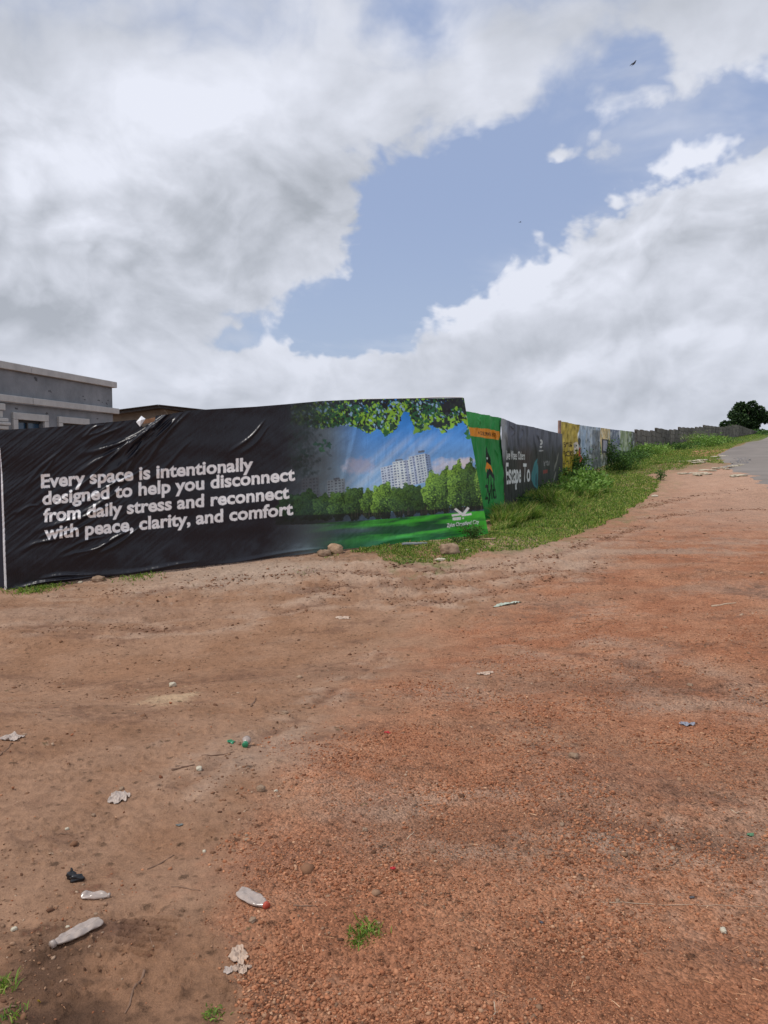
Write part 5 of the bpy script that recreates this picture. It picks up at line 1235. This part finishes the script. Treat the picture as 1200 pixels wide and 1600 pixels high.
twig([(0, 1181), (10, 1172), (20, 1162)], .004, 'dark twig at the left edge under the paper scrap'); twig([(268, 1203), (285, 1199), (304, 1196)], .007, 'thick brown twig left of centre, the lower of two long ones'); twig([(315, 1184), (340, 1181), (366, 1175)], .005, 'long brown twig right below the green bottle top')
twig([(392, 1103), (396, 1096), (400, 1088)], .006, 'short upright looking twig on the sandy ground left of centre'); twig([(1034, 1360), (1047, 1355), (1060, 1346)], .0035, 'crooked twig on the red gravel at the right'); twig([(458, 1418), (476, 1417), (496, 1416)], .0035, 'straight twig at the sand and gravel boundary')
twig([(1112, 946), (1132, 944), (1150, 942)], .012, 'pale stick lying near the right edge, far out on the red ground', mtwigl); twig([(772, 1570), (774, 1585), (765, 1600)], .0022, 'pale straw curling at the bottom edge', mtwigl)
twig([(940, 1411), (990, 1413), (1060, 1416), (1120, 1418), (1205, 1420)], .0014, 'thin pale string lying across the red gravel to the right edge', mtwigl, 'string', 1.5, 'string')
twig([(233, 1461), (237, 1475), (232, 1490)], .002, 'thin curved twig below the tyre tread print'); twig([(205, 1484 - 38), (232, 1449), (262, 1452)], .0012, 'hair thin root lying along the tyre tread print')
twig([(90, 1303), (106, 1302), (120, 1303)], .0035, 'level twig above the black plastic lump'); twig([(636, 1312), (643, 1304), (648, 1298)], .003, 'pale bent straw on the red gravel, middle of the picture', mtwigl); twig([(1142, 1268), (1150, 1274), (1160, 1268)], .003, 'forked straw at the right, above the string', mtwigl)
twig([(0, 1586), (12, 1581), (26, 1582)], .005, 'dark flat stick in the bottom left corner'); twig([(698, 1084), (706, 1083), (714, 1081)], .006, 'dark chip of wood near the centre'); twig([(895, 975), (910, 974), (926, 973)], .006, 'faint dark stick on the red ground right of centre')
# straw bits: uncountable
n = 900; Xs, Ys, rs = sample(n * 3, 2.0, 8.0, .5); pxs, pys, _ = proj(Xs, Ys, 0 * Xs); gk = gravel_mask(pxs, pys, Xs, Ys); k_ = rng.uniform(0, 1, len(Xs)) < .12 + .5 * gk; Xs, Ys = Xs[k_][:n], Ys[k_][:n]; n = len(Xs)
an_ = rng.uniform(0, 6.28, n); o_ = leaves(np.c_[Xs, Ys, H(Xs, Ys) + .004], np.c_[rng.uniform(.012, .045, n), rng.uniform(.0012, .003, n)], np.stack([np.cos(an_), np.sin(an_), rng.uniform(-.05, .25, n)], -1), tints(n, [lin((186, 142, 108)), lin((120, 82, 62)), lin((206, 170, 136))], [.4, .4, .2]), 'straw_bits', mstone, None, 'blade', .1); struct(o_, 'stuff')

mplas = mat('clear_dusty_plastic', (0.50, 0.41, 0.355), 0.2, 0.6, trans=0.3, var=.15, vscale=30); mred = mat('red_cap', (0.42, 0.07, 0.04), 0.5); mblack = mat('black_plastic', (0.012, 0.012, 0.014), 0.3, 0.5)
def bottle(pa, pb, wid, label, cap=None, seed=1, hgt=.017, neck=True):
    """flattened bottle lying from its base (pa) to its neck (pb)"""
    A_, B_ = G(*pa), G(*pb); Lb = (B_ - A_).length; root = thing('crushed_bottle', A_, label, 'bottle')
    d = (B_ - A_); ang_ = math.atan2(d.y, d.x); root.rotation_euler = (0, 0, ang_); rise = (B_.z - A_.z)
    prof = [(0, .0), (.012, .55), (.05, .86), (.15, 1), (.32, .93), (.45, 1.0), (.6, .97), (.74, .84), (.84, .58), (.9, .34), (.92, .30)]
    if not neck: prof = [(0, 0), (.03, .6), (.1, .88), (.3, 1), (.55, 1.0), (.75, .8), (.86, .5), (.92, .36)]
    ns = 40; nr = 26; v = []
    for i in range(ns):
        t_ = i / (ns - 1) * .92; w_ = float(np.interp(t_, [p[0] for p in prof], [p[1] for p in prof])) * wid / 2
        for j in range(nr):
            a0 = 2 * math.pi * j / nr; x_ = t_ * Lb; y_ = w_ * math.copysign(abs(math.cos(a0)) ** .8, math.cos(a0)); z_ = hgt / 2 * min(1, w_ / (wid * .2)) * math.sin(a0)
            if z_ > 0: z_ *= 1 + 1.5 * float(pn(x_ * 38 + seed * 7, y_ * 45)); z_ -= .35 * hgt * math.exp(-(y_ / (wid * .16)) ** 2) * (1 if .2 < t_ < .75 else .3)
            y_ += .07 * wid * float(pn(x_ * 20, seed * 3.3 + 5)); v.append((x_, y_, z_ + hgt * .48 + rise * t_))
    f = [(i * nr + j, i * nr + (j + 1) % nr, (i + 1) * nr + (j + 1) % nr, (i + 1) * nr + j) for i in range(ns - 1) for j in range(nr)]
    b_ = MB(); b_.add(v, f); b_.add([v[(ns - 1) * nr + j] for j in range(nr)], [tuple(range(nr))]); b_.build('body', mplas, root, True)
    b_ = MB(); z_ = hgt * .5 + rise; b_.tube([(Lb * .915, 0, z_), (Lb * .93, 0, z_), (Lb * .93001, 0, z_), (Lb, 0, z_)], [wid * .13, wid * .15, wid * .21, wid * .20], 12); b_.build('cap' if cap else 'neck_ring', cap or mplas, root, True)
    return root
bottle((158, 1444), (80, 1490), .062, 'long flattened clear bottle, the largest of the crushed bottles', None, 1)
bottle((127, 1404), (172, 1403), .045, 'short crushed clear bottle right below the black plastic lump', None, 2, neck=False)
bottle((374, 1396), (418, 1423), .066, 'squat crushed dusty bottle with a reddish cap by the gravel edge', mred, 3, .018, False)
def scrap(name, px_, py_, sx_, sy_, amp, m_, label, cat, rot=0, seed=1, n=26, curl=.0, ragged=.35):
    c_ = G(px_, py_); u_ = np.linspace(-1, 1, n); a_, b_ = np.meshgrid(u_, u_, indexing='ij')
    th = np.arctan2(b_, a_); rr_ = np.maximum(np.abs(a_), np.abs(b_)); rad = 1 + ragged * pn(np.cos(th) * 1.6 + seed * 5, np.sin(th) * 1.6 + seed) * 1.7
    x = rr_ * np.cos(th) * rad * sx_ / 2; y = rr_ * np.sin(th) * rad * sy_ / 2
    z = amp * .75 * (np.abs(fbm(a_ * 1.3 + seed * 2.2, b_ * 1.3, 3, .45)) * 2) + curl * rr_ ** 2 * np.clip(pn(np.cos(th) + seed, np.sin(th)) + .3, 0, 1)
    cr, sr = math.cos(rot), math.sin(rot); X_ = x * cr - y * sr; Y_ = x * sr + y * cr
    zz = H(X_.ravel() + c_.x, Y_.ravel() + c_.y).reshape(X_.shape) - c_.z; V_ = np.stack([X_, Y_, z + zz + .003], -1).reshape(-1, 3)
    V2 = V_ - np.array([0, 0, .0012]); gi_ = np.arange(n * n).reshape(n, n)
    f = np.stack([gi_[:-1, :-1], gi_[1:, :-1], gi_[1:, 1:], gi_[:-1, 1:]], -1).reshape(-1, 4)
    o_ = mesh_np(name, np.vstack([V_, V2]), np.vstack([f, f[:, ::-1] + n * n]), m_, None, False); o_.location = c_; return tag(o_, label, cat)
mpaper = mat('dirty_paper', (0.48, 0.36, 0.28), 0.85, var=.2, vscale=30); mbag = mat('dusty_bag', (0.42, 0.34, 0.29), 0.45, 0.4, var=.15, vscale=30)
scrap('crumpled_paper', 374, 1497, .055, .085, .018, mpaper, 'crumpled torn paper near the bottom, left of the gravel edge', 'paper', .4, 1); scrap('crumpled_paper', 378, 1516, .05, .035, .012, mpaper, 'small torn paper piece just under the crumpled paper', 'paper', .1, 2)
scrap('paper_flake', 357, 1519, .03, .03, .004, mbag, 'thin flat flake left of the small torn paper piece', 'paper', .3, 3)
scrap('plastic_scrap', 185, 1247, .085, .12, .013, mbag, 'pale crumpled plastic scrap alone on the sand at left', 'plastic scrap', .2, 4); scrap('plastic_scrap', 19, 1154, .10, .12, .02, mbag, 'pale flattened plastic scrap at the left edge', 'plastic scrap', .7, 5)
scrap('plastic_strip', 1073, 1133, .10, .05, .02, mat('blue_grey_plastic', (.27, .28, .33), .4), 'blue grey crumpled strip on the red ground at right', 'plastic scrap', -.05, 6)
scrap('plastic_strip', 537, 966, .17, .10, .015, mpaper, 'pale flat strip on the earth between the ruts before the banner', 'plastic scrap', -.2, 7); scrap('plastic_strip', 792, 945, .30, .10, .03, mat('pale_green_plastic', (.45, .50, .42), .5), 'pale green strip on the ground right of centre beyond the gravel', 'plastic scrap', .25, 8); scrap('paper_flake', 757, 1053, .12, .10, .02, mpaper, 'pale flake near the centre of the ground', 'paper', .4, 9)
mgrn = mat('green_plastic', (.02, .20, .09), .3, .5)
c_ = G(384, 1166); root = thing('bottle_top', c_, 'cut off clear bottle top with a bright green cap', 'bottle')
b_ = MB(); b_.tube([(0, .042, .02), (0, .024, .019), (0, .005, .014), (0, .0, .013)], [.024, .026, .016, .013], 14); b_.build('neck', mplas, root, True)
b_ = MB(); b_.tube([(0, 0, .012), (0, -.004, .012), (.0, -.024, .012), (0, -.027, .012)], [.015, .017, .017, .014], 14); b_.build('cap', mgrn, root, True)
scrap('green_scrap', 361, 1163, .05, .05, .012, mgrn, 'small green scrap left of the green bottle cap', 'plastic scrap', 0, 10); scrap('green_scrap', 1172, 1307, .028, .022, .006, mat('faded_green', (.10, .22, .12), .6), 'faded green flake near the right edge', 'plastic scrap', .4, 11)
mr2 = mat('red_plastic', (.5, .03, .04), .4); scrap('red_scrap', 605, 1144, .035, .03, .012, mr2, 'tiny red scrap in the middle of the ground, the farther one', 'plastic scrap', 0, 12); scrap('red_scrap', 614, 1358, .02, .014, .008, mr2, 'tiny red scrap on the gravel nearer to the camera', 'plastic scrap', 0, 13)
scrap('yellow_petal', 61, 1571, .010, .008, .004, mat('yellow_petal', (.7, .5, .04), .6), 'tiny yellow petal on the dark damp soil', 'petal', 0, 14, n=8); scrap('grey_flake', 1081, 1404, .018, .014, .006, mat('grey_flake', (.1, .1, .11), .6), 'dark grey flake just above the string', 'plastic scrap', .3, 15, n=10)
scrap('grey_flake', 846, 1443, .014, .011, .006, mat('blue_flake', (.10, .10, .12), .7), 'bluish dark flake on the gravel below the string end', 'plastic scrap', .3, 16, n=10); scrap('grey_flake', 281, 1290, .03, .02, .005, mat('teal_flake', (.15, .16, .15), .7), 'teal grey flake on the sand above the slanting twig', 'plastic scrap', .2, 17, n=10)
# black plastic lump: two folded lobes
c_ = G(117, 1375); root = thing('black_plastic_lump', c_, 'crumpled black plastic lump on the sand at lower left', 'plastic scrap')
for nm, off, s3, sd, ro in (('fold', (-.018, .012, 0), (.035, .03, .034), 11, .4), ('fold', (.008, -.004, 0), (.052, .034, .03), 12, .2), ('fold', (-.02, .02, .012), (.012, .012, .028), 13, .1)):
    rock(nm, 0, 0, *s3, '', mblack, rot=ro, seed=sd, parent=root, off=off, blocky=.2, rough_=.3)
# small loose stones that show singly on the sand
for i, (x_, y_, s_, m_, lb) in enumerate(((150, 1430 + 4, .012, mrock2, 'small dark pebble under the short crushed bottle'), (395, 1444, .022, mrock2, 'brown pebble below the squat capped bottle'), (385, 1306, .012, mrock2, 'dark pebble on the sand left of the gravel edge'), (106, 1454, .012, mpale, 'pale pebble right above the long bottle'),
                              (22, 1455, .016, mpale, 'pale pebble at the left of the long bottle'), (319, 1329, .014, mpale, 'white pebble above the curved twig'), (146, 1274, .016, mrock2, 'dark pebble left below the plastic scrap'), (105, 1296, .014, mpale, 'pale pebble on the sand above the level twig'), (311, 1203, .03, mpale, 'white pebble beside the lower long twig'), (408, 1236, .035, mrock2, 'brown clod left of the gravel edge, above centre'), (431, 1237, .015, mpale, 'small white pebble right of the brown clod'),
                              (190, 1233, .022, mrock2, 'dark pebble touching the top of the pale plastic scrap'), (445, 1114, .04, mrock2, 'dark clod left of centre near the rut'), (270, 1072, .05, mpale, 'pale chip behind the pale powdery patch on the sand'), (216, 1102, .02, mrock2, 'tiny dark pebble left of the pale powdery patch'), (896, 1187, .04, mrock2, 'brown clod on the red ground at right'), (965, 1409, .014, mrock2, 'brown pebble at the string'), (1130, 1456, .02, mpale, 'pale pebble on the smooth red earth at lower right'),
                              (1078, 1067, .035, mrock2, 'dark clod above the sandy patch at right'), (570, 1298, .02, mrock2, 'dark clod on the gravel near its left edge'), (878, 1290, .02, mrock2, 'dark clod right of the picture centre'))):
    rock('pebble' if s_ < .03 else 'clod', x_, y_, s_ * 1.3, s_, s_ * (.8 if s_ < .1 else .2), lb, m_, 'stone', rot=i, seed=80 + i)

# ------------------------------------------------------------------ birds
mbird = mat('dark_feathers', (0.02, 0.02, 0.03), 0.8)
def bird(px_, py_, Y_, s_, roll, label):
    p = at(px_, py_, Y_); root = thing('bird', p, label, 'bird'); root.rotation_euler = (0, roll, .3)
    v = I3V * np.array([.16, .05, .05]) * s_; mesh_np('body', v, I3F, mbird, root, True)
    for sg_ in (-1, 1):
        b_ = MB(); y1, y2 = sg_ * .04 * s_, sg_ * .34 * s_
        b_.add([(.08 * s_, y1, .02 * s_), (.02 * s_, sg_ * .2 * s_, .07 * s_), (-.07 * s_, y2, .05 * s_), (-.06 * s_, sg_ * .18 * s_, .04 * s_), (-.07 * s_, y1, .01 * s_)] + [(.08 * s_, y1, .01 * s_), (.02 * s_, sg_ * .2 * s_, .06 * s_), (-.07 * s_, y2, .045 * s_), (-.06 * s_, sg_ * .18 * s_, .03 * s_), (-.07 * s_, y1, 0)],
               [(0, 1, 2, 3, 4), (9, 8, 7, 6, 5)] + [(i, i + 5, (i + 1) % 5 + 5, (i + 1) % 5) for i in range(5)]); b_.build('wing', mbird, root)
    b_ = MB(); b_.add([(-.12 * s_, -.02 * s_, 0), (-.12 * s_, .02 * s_, 0), (-.24 * s_, .05 * s_, 0), (-.24 * s_, -.05 * s_, 0), (-.12 * s_, -.02 * s_, .01 * s_), (-.12 * s_, .02 * s_, .01 * s_), (-.24 * s_, .05 * s_, .01 * s_), (-.24 * s_, -.05 * s_, .01 * s_)], [(3, 2, 1, 0), (4, 5, 6, 7), (0, 1, 5, 4), (1, 2, 6, 5), (2, 3, 7, 6), (3, 0, 4, 7)]); b_.build('tail', mbird, root)
bird(991, 98.5, 60, 1.3, -.9, 'larger dark bird flying high at the upper right'); bird(813, 347, 90, .8, -.2, 'tiny far bird flying in the blue gap of the clouds')
